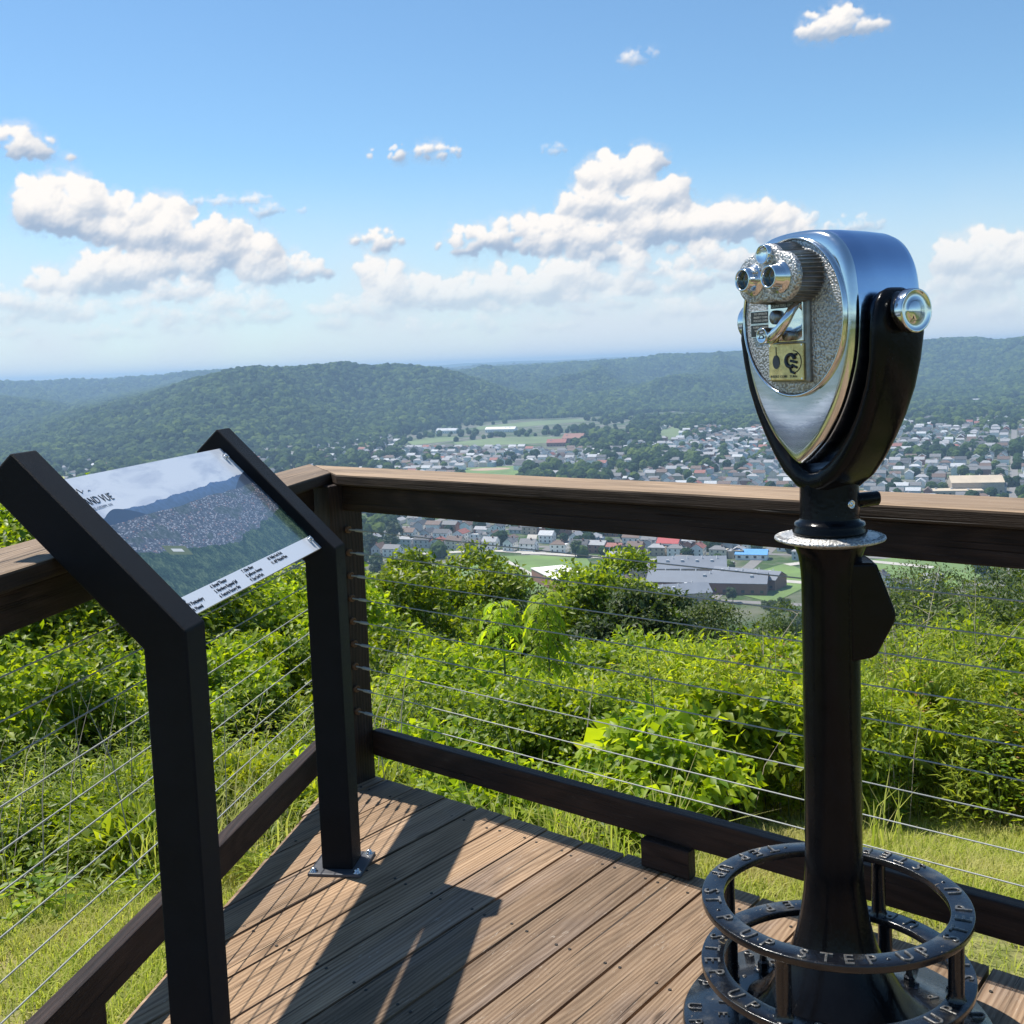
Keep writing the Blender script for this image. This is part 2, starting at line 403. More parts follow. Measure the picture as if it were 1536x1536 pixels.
for k in range(9):
    z = .884 - .0785 * k
    for (u, n, t0, L, st) in ((uR, nR, .004, LR, .072), (uL, nL, -.030, LL, .06)):
        pts = []
        for i in range(15):
            s = st + .02 + (L - st - .08) * i / 14
            sag = -.006 * math.sin(PI * i / 14) * (1 + .4 * math.sin(k * 2.1))
            pts.append(u * s + n * t0 + Z * (z + sag))
        mb = MB(); mb.tube(pts, .0018, 8); mb.build('cable', M_STEEL, rail)
        # swage fitting
        mb = MB(); a = u * (st + .012) + n * t0 + Z * z
        mb.tube([a, a + u * .028], .0028, 8); mb.tube([a + u * .028, a + u * .034, a + u * .066, a + u * .072], [.0028, .0052, .0052, .0026], 10)
        mb.build('cable_fitting', M_STEEL, rail)
        # eye bolt on the post face
        mb = MB(); c = u * (st + .004) + n * (t0) + Z * z
        ring = [c + u * .006 + n * (.010 * math.cos(q)) + Z * (.010 * math.sin(q)) for q in np.linspace(0, 2 * PI, 14)[:-1]]
        mb.tube(ring, .0026, 6, closed=True)
        mb.lathe([(.012, 0), (.012, .003), (.006, .006)], 14, Matrix.Translation(Vector(c)) @ Vector(u).to_track_quat('Z', 'Y').to_matrix().to_4x4())
        mb.build('eye_bolt', M_RUSTY, rail)
# one bright dome bolt on the corner post
mb = MB(); c = uR * .0705 + nR * .032 + Z * (.335)
mb.lathe([(.011, 0), (.011, .002), (.0085, .005), (.004, .0068), (.0008, .0072)], 20, Matrix.Translation(Vector(c)) @ Vector(uR).to_track_quat('Z', 'Y').to_matrix().to_4x4())
mb.build('dome_bolt', M_BOLT, rail)

# ------------------------------------------------------------------ interpretive sign
e1 = A(8.7); hS = A(278.7); SA = R(45.7)
upS = hS * math.cos(SA) + Z * math.sin(SA); nS = np.cross(e1, upS)
cr0 = np.array([-.533, 3.145, 0.0]); cf0 = cr0 - e1 * .957
sign = empty('information_sign', tuple(cr0), 'angled printed panorama panel held between two black square steel legs', 'information sign')
def leg(c, ext):
    prof = [(-.045, .008), (-.045, .93), (.278 + ext, 1.27 + ext * 1.02), (.343 + ext, 1.208 + ext * 1.02), (.045, .894), (.045, .008)]
    mb = MB(); w = .045
    a = [tuple(c - cr0 + hS * h + Z * z - e1 * w) for h, z in prof]; b = [tuple(c - cr0 + hS * h + Z * z + e1 * w) for h, z in prof]
    n = len(prof); mb.add(a + b, [tuple(range(n)), tuple(range(2 * n - 1, n - 1, -1))] + [(i, n + i, n + (i + 1) % n, (i + 1) % n) for i in range(n)])
    o = mb.build('leg', M_POWDER, sign, .0045, 3)
    mb = MB(); Mx = frame(c - cr0, e1, hS, Z)
    mb.box(-.078, .078, -.078, .078, .001, .010, 0, Mx)
    for sgn in ((1, 1), (1, -1), (-1, 1), (-1, -1)): pass
    pl = mb.build('base_plate', M_GALV, o, .002)
    for sx in (1, -1):
        for sy in (1, -1):
            mb = MB(); mb.lathe([(.0115, .010), (.0115, .012), (.0075, .0125), (.0075, .019), (.005, .021), (.001, .0215)], 12, Mx @ Matrix.Translation((sx * .063, sy * .063, 0)))
            mb.build('bolt', M_BOLT, pl)
    return o
leg(cr0, 0); leg(cf0, .014)
# weld beads at base
P0 = cr0 + e1 * (-.957 + .0455) + hS * (-.006) + Z * .934 - cr0
MP = frame(P0, e1, upS, nS)
PW, PH = .866, .3945
def panel_mat():
    m, t, out = mat('printed_panorama'); v = objc(t); s = t.new('ShaderNodeSeparateXYZ'); t.put(s.inputs[0], v); U, V = s.outputs[0], s.outputs[1]
    sky = t.mix(t.mapr(t.noise(t.mapping(v, (5, 14, 1), rot=(0, 0, .5)), 1.0, 5, 0.6, .6), 0.42, 0.68, 0, .8, True), (0.78, 0.81, 0.86), (0.50, 0.55, 0.66))
    # skyline height as a function of u
    w1 = t.noise(t.mapping(v, (9, 0, 0)), 1.0, 4, 0.55)
    skl = t.math('ADD', 0.262, t.math('MULTIPLY', w1, 0.035)); skl = t.math('ADD', skl, t.math('MULTIPLY', U, 0.02))
    hill = t.mix(t.mapr(V, .25, .30, 0, 1), (0.10, 0.16, 0.25), (0.13, 0.22, 0.40)); hill = t.mix(t.mapr(t.noise(v, 60, 4), .35, .7, 0, .5), hill, (0.07, 0.11, 0.16))
    c = t.mix(t.math('GREATER_THAN', V, skl), hill, sky)
    # nearer dark hill at the left and at the right
    hl = t.math('SUBTRACT', .292, t.math('MULTIPLY', t.math('POWER', t.math('ABSOLUTE', t.math('SUBTRACT', U, .12)), 1.5), 1.1))
    c = t.mix(t.math('LESS_THAN', V, t.math('ADD', hl, t.math('MULTIPLY', w1, .004))), c, (0.055, 0.09, 0.15))
    hr = t.math('SUBTRACT', .300, t.math('MULTIPLY', t.math('POWER', t.math('ABSOLUTE', t.math('SUBTRACT', U, .87)), 1.3), .55))
    c = t.mix(t.math('LESS_THAN', V, t.math('ADD', hr, t.math('MULTIPLY', w1, .006))), c, (0.06, 0.085, 0.13))
    # town speckle
    tl = t.math('ADD', .243, t.math('MULTIPLY', t.noise(t.mapping(v, (6, 2, 0)), 1, 2), .03))
    q = t.mapping(v, (130, 300, 1), rot=(0, 0, -.55))
    vc = t.voro(q, 1.0, 'Color'); sp = t.new('ShaderNodeSeparateColor'); t.put(sp.inputs[0], vc); vd = t.voro(q, 1.0, 'Distance')
    town = t.ramp(sp.outputs[0], [(0.0, (0.05, 0.075, 0.10)), (0.45, (0.07, 0.09, 0.12)), (0.55, (0.35, 0.36, 0.40)), (0.8, (0.60, 0.60, 0.63)), (0.93, (0.42, 0.22, 0.18))])
    town = t.mix(t.mapr(vd, .3, .6, 0, 1), town, (0.06, 0.08, 0.11))
    grove = t.mapr(t.noise(t.mapping(v, (11, 22, 1), loc=(3, 1, 0)), 1.0, 3, .6), .54, .60, 0, 1, True)
    town = t.mix(grove, town, (0.06, 0.09, 0.085)); town = t.mix(.12, town, (0.20, 0.25, 0.33)); town = t.mix(t.mapr(t.noise(v, 90, 4, .7), .45, .7, 0, .5), town, (0.33, 0.35, 0.40))
    c = t.mix(t.math('LESS_THAN', V, tl), c, town)
    # lower forest
    fl = t.math('ADD', t.math('SUBTRACT', .185, t.math('MULTIPLY', t.mapr(U, 0, .45, 0, 1), .075)), t.math('MULTIPLY', t.math('SUBTRACT', t.noise(t.mapping(v, (12, 6, 0)), 1.0, 4, .6), .5), .06))
    fl = t.math('ADD', fl, t.mapr(U, .45, .87, 0, .05))
    fn = t.math('ADD', t.math('MULTIPLY', t.noise(v, 34, 6, .7, .4), .6), t.math('MULTIPLY', t.noise(v, 150, 3, .7), .4))
    forest = t.ramp(fn, [(0.36, (0.016, 0.036, 0.036)), (0.5, (0.045, 0.090, 0.062)), (0.64, (0.17, 0.23, 0.12))])
    c = t.mix(t.math('LESS_THAN', V, fl), c, forest)
    du = t.math('ABSOLUTE', t.math('SUBTRACT', U, .20)); dv = t.math('ABSOLUTE', t.math('ADD', t.math('SUBTRACT', V, .150), t.math('MULTIPLY', t.math('SUBTRACT', U, .20), .25)))
    c = t.mix(t.math('MULTIPLY', t.math('LESS_THAN', du, .042), t.math('LESS_THAN', dv, .014)), c, (0.16, 0.19, 0.09))
    c = t.mix(t.math('MULTIPLY', t.math('LESS_THAN', du, .020), t.math('LESS_THAN', dv, .0045)), c, (0.75, 0.74, 0.70))
    # bottom strip and border
    c = t.mix(t.math('LESS_THAN', V, .0465), c, (0.78, 0.80, 0.84))
    c = t.mix(t.math('GREATER_THAN', t.math('ABSOLUTE', t.math('SUBTRACT', U, .433)), .4325), c, (0.02, 0.02, 0.025))
    c = t.mix(t.mapr(t.noise(v, 900, 2), .2, .8, 0, .06), c, (0.5, 0.5, 0.5))
    principled(t, out, c, 0.22, 0, None, 0.5, 0.35, 0.04)
    return m
M_PANEL = panel_mat()
mb = MB(); NX = 12
vs = []; fs = []
for i in range(NX + 1):
    x = PW * i / NX; bow = 0.0
    for (y, z) in ((0, 0), (PH, 0), (PH, -.0065), (0, -.0065)): vs.append((x, y, z + bow))
for i in range(NX):
    a = i * 4; b = a + 4
    for k in range(4): fs.append((a + k, b + k, b + (k + 1) % 4, a + (k + 1) % 4))
fs += [(0, 1, 2, 3), (NX * 4 + 3, NX * 4 + 2, NX * 4 + 1, NX * 4)]
fs = [tuple(reversed(f)) for f in fs]
mb.add(vs, fs); pan = mb.build('panel', M_PANEL, sign); pan.matrix_local = MP
for u in (0.030, PW - .030):   # clips
    for vv in (.362, .036):
        mb = MB(); sgn = -1 if u < .4 else 1
        mb.box(u - .006, u + .006, vv - .008, vv + .008, .0008, .0035)
        mb.box(u + (sgn * .006) - .0015, u + sgn * .006 + .0015, vv - .008, vv + .008, .0008, .010)
        mb.lathe([(.005, .0035), (.005, .0065), (.003, .0085)], 10, Matrix.Translation((u - sgn * .0, vv, 0)))
        o = mb.build('panel_clip', M_BOLT, sign, .0006); o.matrix_local = MP
        mb = MB(); mb.box(u - .008, u + .03 if sgn > 0 else u + .008, vv - .010, vv + .010, -.012, -.007)
        if sgn < 0: mb.box(u - .03, u - .008, vv - .010, vv + .010, -.012, -.007)
        o = mb.build('bracket', M_POWDER, sign, .0006); o.matrix_local = MP
# printing on the panel
def tx(s, u, v, h, sx=1.0, off=0.0):
    add_text(mbt, s, 1.0, 0.0003 / h, Matrix.Translation((u, v, .0006)) @ Matrix.Diagonal((h * sx, h, h, 1)), offset=off)
mbt = MB(); tx('GRAND VUE', .013, .3175, .0285, .92, -.004); o = mbt.build('title_lettering', M_INK, pan)
mbt = MB(); tx('MARSHALL COUNTY, WV', .016, .3035, .0098, 1.05); mbt.build('subtitle_lettering', M_INKG, pan)
LEG = [(-.0, ['1. Marshall County Fairgrounds', '2. Former WV Penitentiary', '3. Grave Creek Mound']),
       (.182, ['4. Strand Theater', '5. Northern Regional Jail', '6. Fostoria Factory Site']),
       (.362, ['7. Ohio River', '8. Jefferson Avenue', '9. East End Park']),
       (.527, ['10. Valley Fork Park', '11. AEP Mitchell Plant'])]
mbt = MB()
for u, rows in LEG:
    for i, s in enumerate(rows):
        h = .0130; uu = u
        if u < .1:
            uu = {0: -.093, 1: -.035, 2: -.03}[i] if False else {0: .062 - .0059 * 24, 1: .118 - .0059 * 25, 2: .118 - .0059 * 20}[i]
            s2 = s
            # only the part right of the leg's inner face shows; keep the visible tail
            tail = {0: 'grounds', 1: 'rmer WV Penitentiary', 2: 've Creek Mound'}[i]; s = tail; uu = .010 if i else .012
        mbt = MB(); tx(s, uu, .0345 - .0142 * i, h, .93, .0); mbt.build('legend_line', M_INK, pan)
mb = MB()
circ = [Vector((.040 + .0115 * math.cos(a), .371 + .014 * math.sin(a), .0006)) for a in np.linspace(PI * 1.35, -PI * .62, 22)]
mb.tube(circ, [.0004 + .0006 * (i / 21) for i in range(22)], 5)
mb.tube([Vector((.032, .358, .0006)), Vector((.046, .356, .0006)), Vector((.052, .345, .0006)), Vector((.055, .352, .0006)), Vector((.063, .365, .0006)), Vector((.070, .351, .0006)), Vector((.079, .358, .0006)), Vector((.083, .357, .0006))], [.0004, .0008, .001, .0008, .0006, .0008, .0005, .0002], 5)
mb.tube([Vector((.094, .352, .0006)), Vector((.100, .355, .0006)), Vector((.107, .353, .0006))], [.0002, .0008, .0002], 5)
mb.build('logo_line', M_INK, pan)
mb = MB(); mb.lathe([(.006, 0), (.006, .0004)], 24, Matrix.Translation((.044, .3665, .0003))); mb.build('logo_dot', M_YEL, pan)

# ------------------------------------------------------------------ coin operated viewer
VC = np.array([.635, 2.26, 0.0])
viewer = empty('coin_operated_viewer', tuple(VC), 'black and chrome coin operated binocular viewer on a pedestal with step rings', 'binocular viewer')
# --- base plate, rings, letters
def ring_solid(mb, ri, ro, z0, z1, n=96, rnd=.0018):
    prof = [(ri, z0 + rnd), (ri + rnd * .3, z0), (ro - rnd * .3, z0), (ro, z0 + rnd), (ro, z1 - rnd), (ro - rnd * .3, z1 - rnd * .3), (ro - rnd, z1), (ri + rnd, z1), (ri + rnd * .3, z1 - rnd * .3), (ri, z1 - rnd), (ri, z0 + rnd)]
    mb.lathe(prof, n, cap=False)
def ring_letter(mb, ch, th, rmid, z, h):
    r = np.array([math.cos(th), math.sin(th), 0]); tx_ = np.array([-math.sin(th), math.cos(th), 0])
    if ch == '*':
        mb.lathe([(.0052, 0), (.0045, .0016), (.001, .0022)], 12, Matrix.Translation(Vector(r * rmid + Z * z))); return
    vs, fs = text_mesh(ch, 1.0, .07, .03, 'CENTER', 0, -.02)
    Mx = frame(r * (rmid + h * .36) + Z * z, tx_, -r, Z) @ Matrix.Diagonal((h * .90, h * 1.02, .034, 1))
    mb.add([tuple(Mx @ Vector(v)) for v in vs], fs, 0, False)
_rc = gz(1252.5, 1353, .29) - VC; _rc = np.array([0, 0, 0])
def th_of(px, z):
    p = gz(1000 + px[0] / 3.072, 1180 + px[1] / 3.072, z) - VC; return math.atan2(p[1], p[0])
def step_ring(z, ro, ri, zt, letters, h, mounts):
    mb = MB(); ring_solid(mb, ri, ro, z - .015, z); o = mb.build('step_ring', M_CAST, viewer)
    for ch, th in letters:
        mb = MB(); ring_letter(mb, ch, th, (ri + ro) / 2 + .001, z - .0005, h); mb.build('raised_dot' if ch == '*' else 'raised_letter', M_CAST if ch == '*' else M_WORN, o)
    for a in mounts:
        mb = MB(); c = A(15.7 + a) * ((ri + ro) / 2 - .002)
        mb.lathe([(.020, zt), (.0165, zt + .006), (.0155, zt + .015), (.0155, z - .03), (.0165, z - .02), (.020, z - .014)], 20, Matrix.Translation(Vector(c)))
        mb.build('support_post', M_CAST, o)
    return o
L1 = [('S', 628, 770), ('T', 735, 785), ('E', 838, 795), ('P', 940, 790), ('*', 1005, 775), ('U', 1085, 770), ('P', 1165, 750), ('S', 1285, 690), ('T', 1330, 655), ('E', 1340, 605), ('P', 1335, 560), ('U', 1300, 483), ('*', 1240, 443), ('S', 1165, 370), ('T', 1090, 338), ('E', 1010, 318), ('P', 925, 298), ('U', 800, 275), ('P', 720, 270), ('*', 548, 280), ('T', 480, 285), ('E', 405, 302), ('P', 350, 325), ('U', 262, 375), ('P', 240, 405), ('S', 205, 482), ('T', 215, 522), ('*', 255, 565), ('P', 290, 602), ('U', 385, 675), ('P', 480, 712)]
L1 = [(c, th_of((x, y), .29)) for c, x, y in L1]
def seq(start, n):
    out = []; s = 'STEP UP* '; th = start; step = 2 * PI / (4 * len(s)) 
    for k in range(n):
        ch = s[k % len(s)]
        if ch != ' ': out.append((ch, th))
        th += step * (1.12 if ch != ' ' else .8)
    return out
BZ = .026
step_ring(.290, .272, .226, .150, L1, .045, (22.9, 112.9, 202.9, 292.9))
step_ring(.150, .276, .228, BZ, seq(th_of((215, 690), .15), 31), .045, (26, 116, 206, 296))
mb = MB(); mb.lathe([(.312, 0.001), (.318, .006), (.318, .020), (.314, BZ), (.20, BZ + .003), (.19, BZ + .004), (.188, BZ + .002)], 96, cap=True)
bp = mb.build('base_plate', M_CAST, viewer)
for ch, th in seq(th_of((165, 905), BZ) - 2 * PI / 36 * 3 * 1.12, 31):
    mb = MB(); ring_letter(mb, ch, th, .293, BZ + .0005, .040); mb.build('raised_letter', M_WORN, bp)
for ch, th in seq(1.0, 31):
    mb = MB(); ring_letter(mb, ch, th, .232, BZ + .0018, .032); mb.build('raised_letter', M_WORN, bp)
for a in (-45, 45, 135, 225):
    c = A(15.7 + a) * .222; mb = MB()
    mb.lathe([(.022, BZ), (.022, BZ + .004), (.013, BZ + .005), (.013, BZ + .022), (.009, BZ + .026), (.007, BZ + .04), (.001, BZ + .041)], 6, Matrix.Translation(Vector(c)), smooth=False)
    mb.build('anchor_bolt', M_CAST, bp)
# --- column with flared foot and eight shallow facets
mb = MB(); prof = [(.200, BZ), (.190, .034), (.165, .055), (.140, .085), (.118, .125), (.102, .150), (.088, .185), (.077, .220), (.0685, .258), (.0625, .30), (.0592, .345), (.0578, .40), (.0574, .6), (.0572, .80), (.0572, .955), (.059, .985), (.063, 1.010), (.070, 1.028), (.0745, 1.036)]
vs = []; n = 64
for r, z in prof:
    for k in range(n):
        a = 2 * PI * k / n; f = max(0, (r - .075) / .12); rr = r * (1 + .035 * f * math.cos(8 * a)); vs.append((rr * math.cos(a), rr * math.sin(a), z))
fs = [(j * n + k, j * n + (k + 1) % n, (j + 1) * n + (k + 1) % n, (j + 1) * n + k) for j in range(len(prof) - 1) for k in range(n)]
mb.add(vs, fs, 0, True); mb.build('column', M_COL, viewer)
# ribs on the foot
# --- coin box on the column
bd = A(96); bs = np.cross(Z, bd)
mb = MB(); pr = [(.03, 1.000), (.076, 1.000), (.083, .996), (.117, .905), (.119, .893), (.116, .880), (.082, .815), (.070, .808), (.03, .800)]
a = [tuple(bd * x + Z * z - bs * .048) for x, z in pr]; b = [tuple(bd * x + Z * z + bs * .048) for x, z in pr]; n = len(pr)
mb.add(a + b, [tuple(range(n)), tuple(range(2 * n - 1, n - 1, -1))] + [(i, n + i, n + (i + 1) % n, (i + 1) % n) for i in range(n)])
cb = mb.build('coin_box', M_COL, viewer, .006, 3)
mb = MB(); mb.box(-.0, .002, -.03, .03, -.05, .05, 0, frame(bd * .131 + Z * .893, bd, bs, Z)); 
# --- compass disc and neck
mb = MB(); mb.lathe([(.06, 1.030), (.100, 1.040), (.108, 1.043), (.1095, 1.0455), (.108, 1.049), (.06, 1.0545), (.05, 1.055)], 72)
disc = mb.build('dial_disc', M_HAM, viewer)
mb = MB()
for k, ch in enumerate('N . . E . . S . . W . . '.replace(' ', '')):
    th = k * PI / 6 + .3; r = np.array([math.cos(th), math.sin(th), 0]); tx_ = np.array([-math.sin(th), math.cos(th), 0])
    if ch != '.':
        vs, fs = text_mesh(ch, 1.0, .1, .02, 'CENTER', 0, 0); Mx = frame(r * .100 + Z * 1.0505, tx_, -r, Z) @ Matrix.Diagonal((.018, .018, .012, 1))
        mb.add([tuple(Mx @ Vector(v)) for v in vs], fs)
    for j in range(6):
        t2 = th + j * PI / 36; r2 = Vector((math.cos(t2), math.sin(t2), 0)); mb.tube([r2 * .097 + Vector((0, 0, 1.0505)), r2 * .106 + Vector((0, 0, 1.0495))], .0009, 4)
mb.build('dial_marking', M_HAM, disc)
mb = MB(); mb.lathe([(.055, 1.052), (.0725, 1.056), (.0735, 1.060), (.070, 1.064), (.0705, 1.072), (.068, 1.078), (.060, 1.081), (.0585, 1.088), (.0580, 1.15), (.057, 1.17)], 56)
neck = mb.build('neck', M_COL, viewer)
ld = A(88)
mb = MB(); mb.tube([ld * .045 + Z * 1.118, ld * .098 + Z * 1.122, ld * .101 + Z * 1.122], [.0155, .0145, .012], 18); mb.build('locking_lever', M_COL, neck)
kd = A(150); mb = MB(); Mx = Matrix.Translation(Vector(kd * .0555 + Z * 1.118)) @ Vector(kd).to_track_quat('Z', 'Y').to_matrix().to_4x4()
mb.lathe([(.0085, 0), (.0085, .0045), (.0070, .0045), (.0066, .0035), (.0035, .0035), (.003, .0045), (.0005, .005)], 24, Mx); mb.build('key_lock', M_BOLT, neck)
# --- head (local frame: x to the right of the user, y away from the user)
HX, HY = A(151), A(61); MH = frame(np.zeros(3), HX, HY, Z)
def hz(px): return 1.42 - (px - 528) / 739.0
TAB = [(1.200, .0), (1.206, .014), (1.222, .036), (1.250, .067), (1.285, .094), (1.325, .117), (1.37, .135), (1.41, .146), (1.45, .151), (1.495, .1525), (1.535, .149), (1.575, .142), (1.605, .129), (1.628, .109), (1.643, .083), (1.650, .048), (1.6520, 0)]
def outline(n=120):
    zz = [t[0] for t in TAB]; ww = [t[1] for t in TAB]; pts = []
    # resample by arclength
    P = np.array([(w, z) for z, w in TAB]); fine = []
    for i in range(len(P) - 1):
        p0 = P[max(i - 1, 0)] if i else P[0] * [-1, 1]; p1, p2 = P[i], P[i + 1]; p3 = P[min(i + 2, len(P) - 1)] if i + 2 < len(P) else P[-2] * [-1, 1]
        for k in range(8):
            t = k / 8; fine.append(.5 * ((2 * p1) + (-p0 + p2) * t + (2 * p0 - 5 * p1 + 4 * p2 - p3) * t * t + (-p0 + 3 * p1 - 3 * p2 + p3) * t ** 3))
    fine.append(P[-1]); fine = np.array(fine); d = np.r_[0, np.cumsum(np.hypot(*np.diff(fine, axis=0).T))]
    s = np.linspace(0, d[-1], n // 2 + 1); x = np.interp(s, d, fine[:, 0]); z = np.interp(s, d, fine[:, 1])
    right = list(zip(x, z)); left = [(-a, b) for a, b in right[-2:0:-1]]
    return right + left
TAB = [(z, w_ * .978) for z, w_ in TAB]; OUT = outline(); CZ = 1.44
def loft(mb, secs, capA=True, capB=True, mi=0):
    """secs: (y, scale, zc) of the outline"""
    n = len(OUT); vs = []
    for y, s, *e in secs:
        for x, z in OUT: vs.append((x * s, y, CZ + (z - CZ) * s + (e[0] if e else 0)))
    fs = [(j * n + k, (j + 1) * n + k, (j + 1) * n + (k + 1) % n, j * n + (k + 1) % n) for j in range(len(secs) - 1) for k in range(n)]
    vs = [tuple(MH @ Vector(v)) for v in vs]
    mb.add(vs, fs, mi, True)
    if capA: mb.add(vs[:n], [tuple(range(n))], mi)
    if capB: mb.add(vs[-n:], [tuple(range(n - 1, -1, -1))], mi)
head = MB(); loft(head, [(-.066, .985), (-.062, 1.0), (-.02, 1.006), (.04, 1.0), (.080, .990), (.096, .972), (.105, .94), (.109, .88)], True, True)
hd = head.build('head_housing', M_SHELL, viewer)
bz = MB(); loft(bz, [(-.0655, .992), (-.072, 1.0), (-.078, .992), (-.083, .972), (-.0855, .945), (-.0865, .90), (-.087, .6), (-.0875, .1)], False, True)
bz.build('front_bezel', M_CHROME, hd)
# objective window at the back
mb = MB()
for sx in (-1, 1):
    Mx = frame(HX * .045 * sx + HY * .1 + Z * 1.56, HX, Z, HY) if False else frame(HX * .045 * sx + HY * .098 + Z * 1.555, HX, -Z, HY)
    mb.lathe([(.036, 0), (.036, .022), (.030, .022), (.028, .014), (.001, .014)], 32, Mx)
mb.build('objective_hood', M_CHROME, hd)
# textured oval plate
FZ = 1.487; RX, RZ = .1425, .157
def oval(mb, prof, mi=0, n=96, cx=0, cz=FZ, cap=True):
    vs = []
    for s, y in prof:
        for k in range(n):
            a = 2 * PI * k / n; vs.append(tuple(MH @ Vector((cx + RX * s * math.cos(a), y, cz + RZ * s * math.sin(a)))))
    fs = [(j * n + k, j * n + (k + 1) % n, (j + 1) * n + (k + 1) % n, (j + 1) * n + k) for j in range(len(prof) - 1) for k in range(n)]
    fs = [tuple(reversed(f)) for f in fs] if False else fs
    mb.add(vs, fs, mi, True)
    if cap: mb.add(vs[-n:], [tuple(range(n))], mi)
mb = MB(); oval(mb, [(.985, -.084), (.985, -.0935), (.972, -.0965), (.958, -.0965), (.948, -.0935)], cap=False); mb.build('bezel_rim', M_CHROME, hd)
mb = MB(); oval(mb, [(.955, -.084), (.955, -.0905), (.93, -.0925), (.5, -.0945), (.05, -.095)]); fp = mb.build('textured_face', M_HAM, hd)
# eyepiece housing
def fig8(n=120, r=.047, c=.038, zc=1.563):
    pts = []
    for k in range(n):
        a = 2 * PI * k / n; dx, dz = math.cos(a), math.sin(a)
        # union of two circles + top bump, support by ray casting
        best = 0
        for (cx, cz, rr) in ((c, 0, r), (-c, 0, r), (0, .020, .045), (0, -.006, .040), (.02, .004, .046), (-.02, .004, .046)):
            b = dx * cx + dz * cz; q = b * b - (cx * cx + cz * cz - rr * rr)
            if q > 0: best = max(best, b + math.sqrt(q))
        pts.append((dx * best, zc + dz * best, a))
    return pts
F8 = fig8(); zc8 = 1.563
mb = MB(); n = len(F8) * 4; F8d = fig8(n)
def fl(k, amp): return 1 - amp * (0.5 + 0.5 * math.cos(2 * PI * k / 8.0)) 
secs = [(-.088, 1.10, .055), (-.10, 1.055, .055), (-.145, 1.0, .05), (-.150, .985, .02)]
vs = []
for y, s, amp in secs:
    for k, (x, z, a) in enumerate(F8d):
        q = s * fl(k, amp); vs.append(tuple(MH @ Vector((x * q, y, zc8 + (z - zc8) * q))))
fs = [(j * n + k, (j) * n + (k + 1) % n, (j + 1) * n + (k + 1) % n, (j + 1) * n + k) for j in range(len(secs) - 1) for k in range(n)]
fs = [tuple(reversed(f)) for f in fs]
mb.add(vs, fs, 0, False); eh = mb.build('eyepiece_housing', M_DARKM, hd)
mb = MB(); n = len(F8); vs = []
secs = [(-.144, 1.0), (-.151, 1.0), (-.1545, .975), (-.156, .93), (-.157, .5), (-.157, .02)]
for y, s in secs:
    for x, z, a in F8: vs.append(tuple(MH @ Vector((x * s, y, zc8 + (z - zc8) * s))))
fs = [(j * n + k, (j + 1) * n + k, (j + 1) * n + (k + 1) % n, j * n + (k + 1) % n) for j in range(len(secs) - 1) for k in range(n)]
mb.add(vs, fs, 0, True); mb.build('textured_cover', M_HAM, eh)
FR = lambda x, y, z: frame(HX * x + HY * y + Z * z, HX, Z, -HY)    # local z toward the user
for sx in (-1, 1):
    mb = MB(); mb.lathe([(.031, 0), (.031, .004), (.026, .006), (.0245, .012), (.0222, .026), (.0212, .029), (.0192, .030), (.0175, .028), (.0168, .020), (.0165, .012)], 40, FR(.0365 * sx, -.155, 1.562))
    ep = mb.build('eyepiece', M_CHROME, eh)
    mb = MB(); mb.lathe([(.017, .012), (.010, .0145), (.001, .0155)], 32, FR(.0365 * sx, -.155, 1.562)); mb.build('lens', M_GLASS, ep)
mb = MB(); mb.lathe([(.0185, 0), (.0185, .014), (.0178, .017), (.0165, .018), (.0155, .0165), (.001, .0172)], 40, FR(.002, -.150, 1.607)); mb.build('round_badge', M_CHROME, eh)
# coin mechanism
def plate(name, x0, x1, z0, z1, y0, y1, m, par, bev=.0015):
    mb = MB(); mb.box(x0, x1, y0, y1, z0, z1, 0, MH); return mb.build(name, m, par, bev)
cm = plate('coin_mechanism', -.050, .056, 1.362, 1.520, -.104, -.088, M_DARKM, hd, .004)
cp = plate('coin_plate', -.0495, .046, 1.441, 1.517, -.1085, -.1035, M_CHROME, cm)
br = plate('turn_knob_plate', -.0495, .046, 1.366, 1.4375, -.1085, -.1035, M_BRASS, cm)
plate('title_strip', -.040, .034, 1.506, 1.515, -.1100, -.1080, M_PLATE, cp, .0003)
mbt = MB(); add_text(mbt, 'QUARTERS ONLY', 1.0, .02, FR(-.038, -.1102, 1.5085) @ Matrix.Diagonal((.0083, .0072, .01, 1))); mbt.build('plate_lettering', M_PALE, cp)
mb = MB(); mb.tube([HX * .036 - HY * .112 + Z * 1.512, HX * .038 - HY * .128 + Z * 1.500, HX * .034 - HY * .138 + Z * 1.482, HX * .018 - HY * .140 + Z * 1.464, HX * -.008 - HY * .134 + Z * 1.452, HX * -.024 - HY * .126 + Z * 1.450], [.007, .0085, .0095, .0105, .0125, .0135], 16); mb.build('turning_lever', M_CHROME, cm)
mb = MB(); mb.lathe([(.0155, 0), (.0155, .036), (.0140, .0375), (.0128, .0365), (.001, .0365)], 36, FR(-.029, -.108, 1.4545)); sl = mb.build('coin_slot', M_CHROME, cm)
mbt = MB(); add_text(mbt, '25', 1.0, .05, FR(-.0385, -.1447, 1.4485) @ Matrix.Diagonal((.0165, .0165, .01, 1))); mbt.build('price_lettering', M_INK, sl)
mb = MB(); mb.lathe([(.014, 0), (.0135, .008), (.004, .010)], 24, FR(-.024, -.1085, 1.489)); mb.lathe([(.010, 0), (.010, .012), (.003, .013)], 24, FR(.012, -.1085, 1.452)); mb.build('coin_return', M_DARKM, cm)
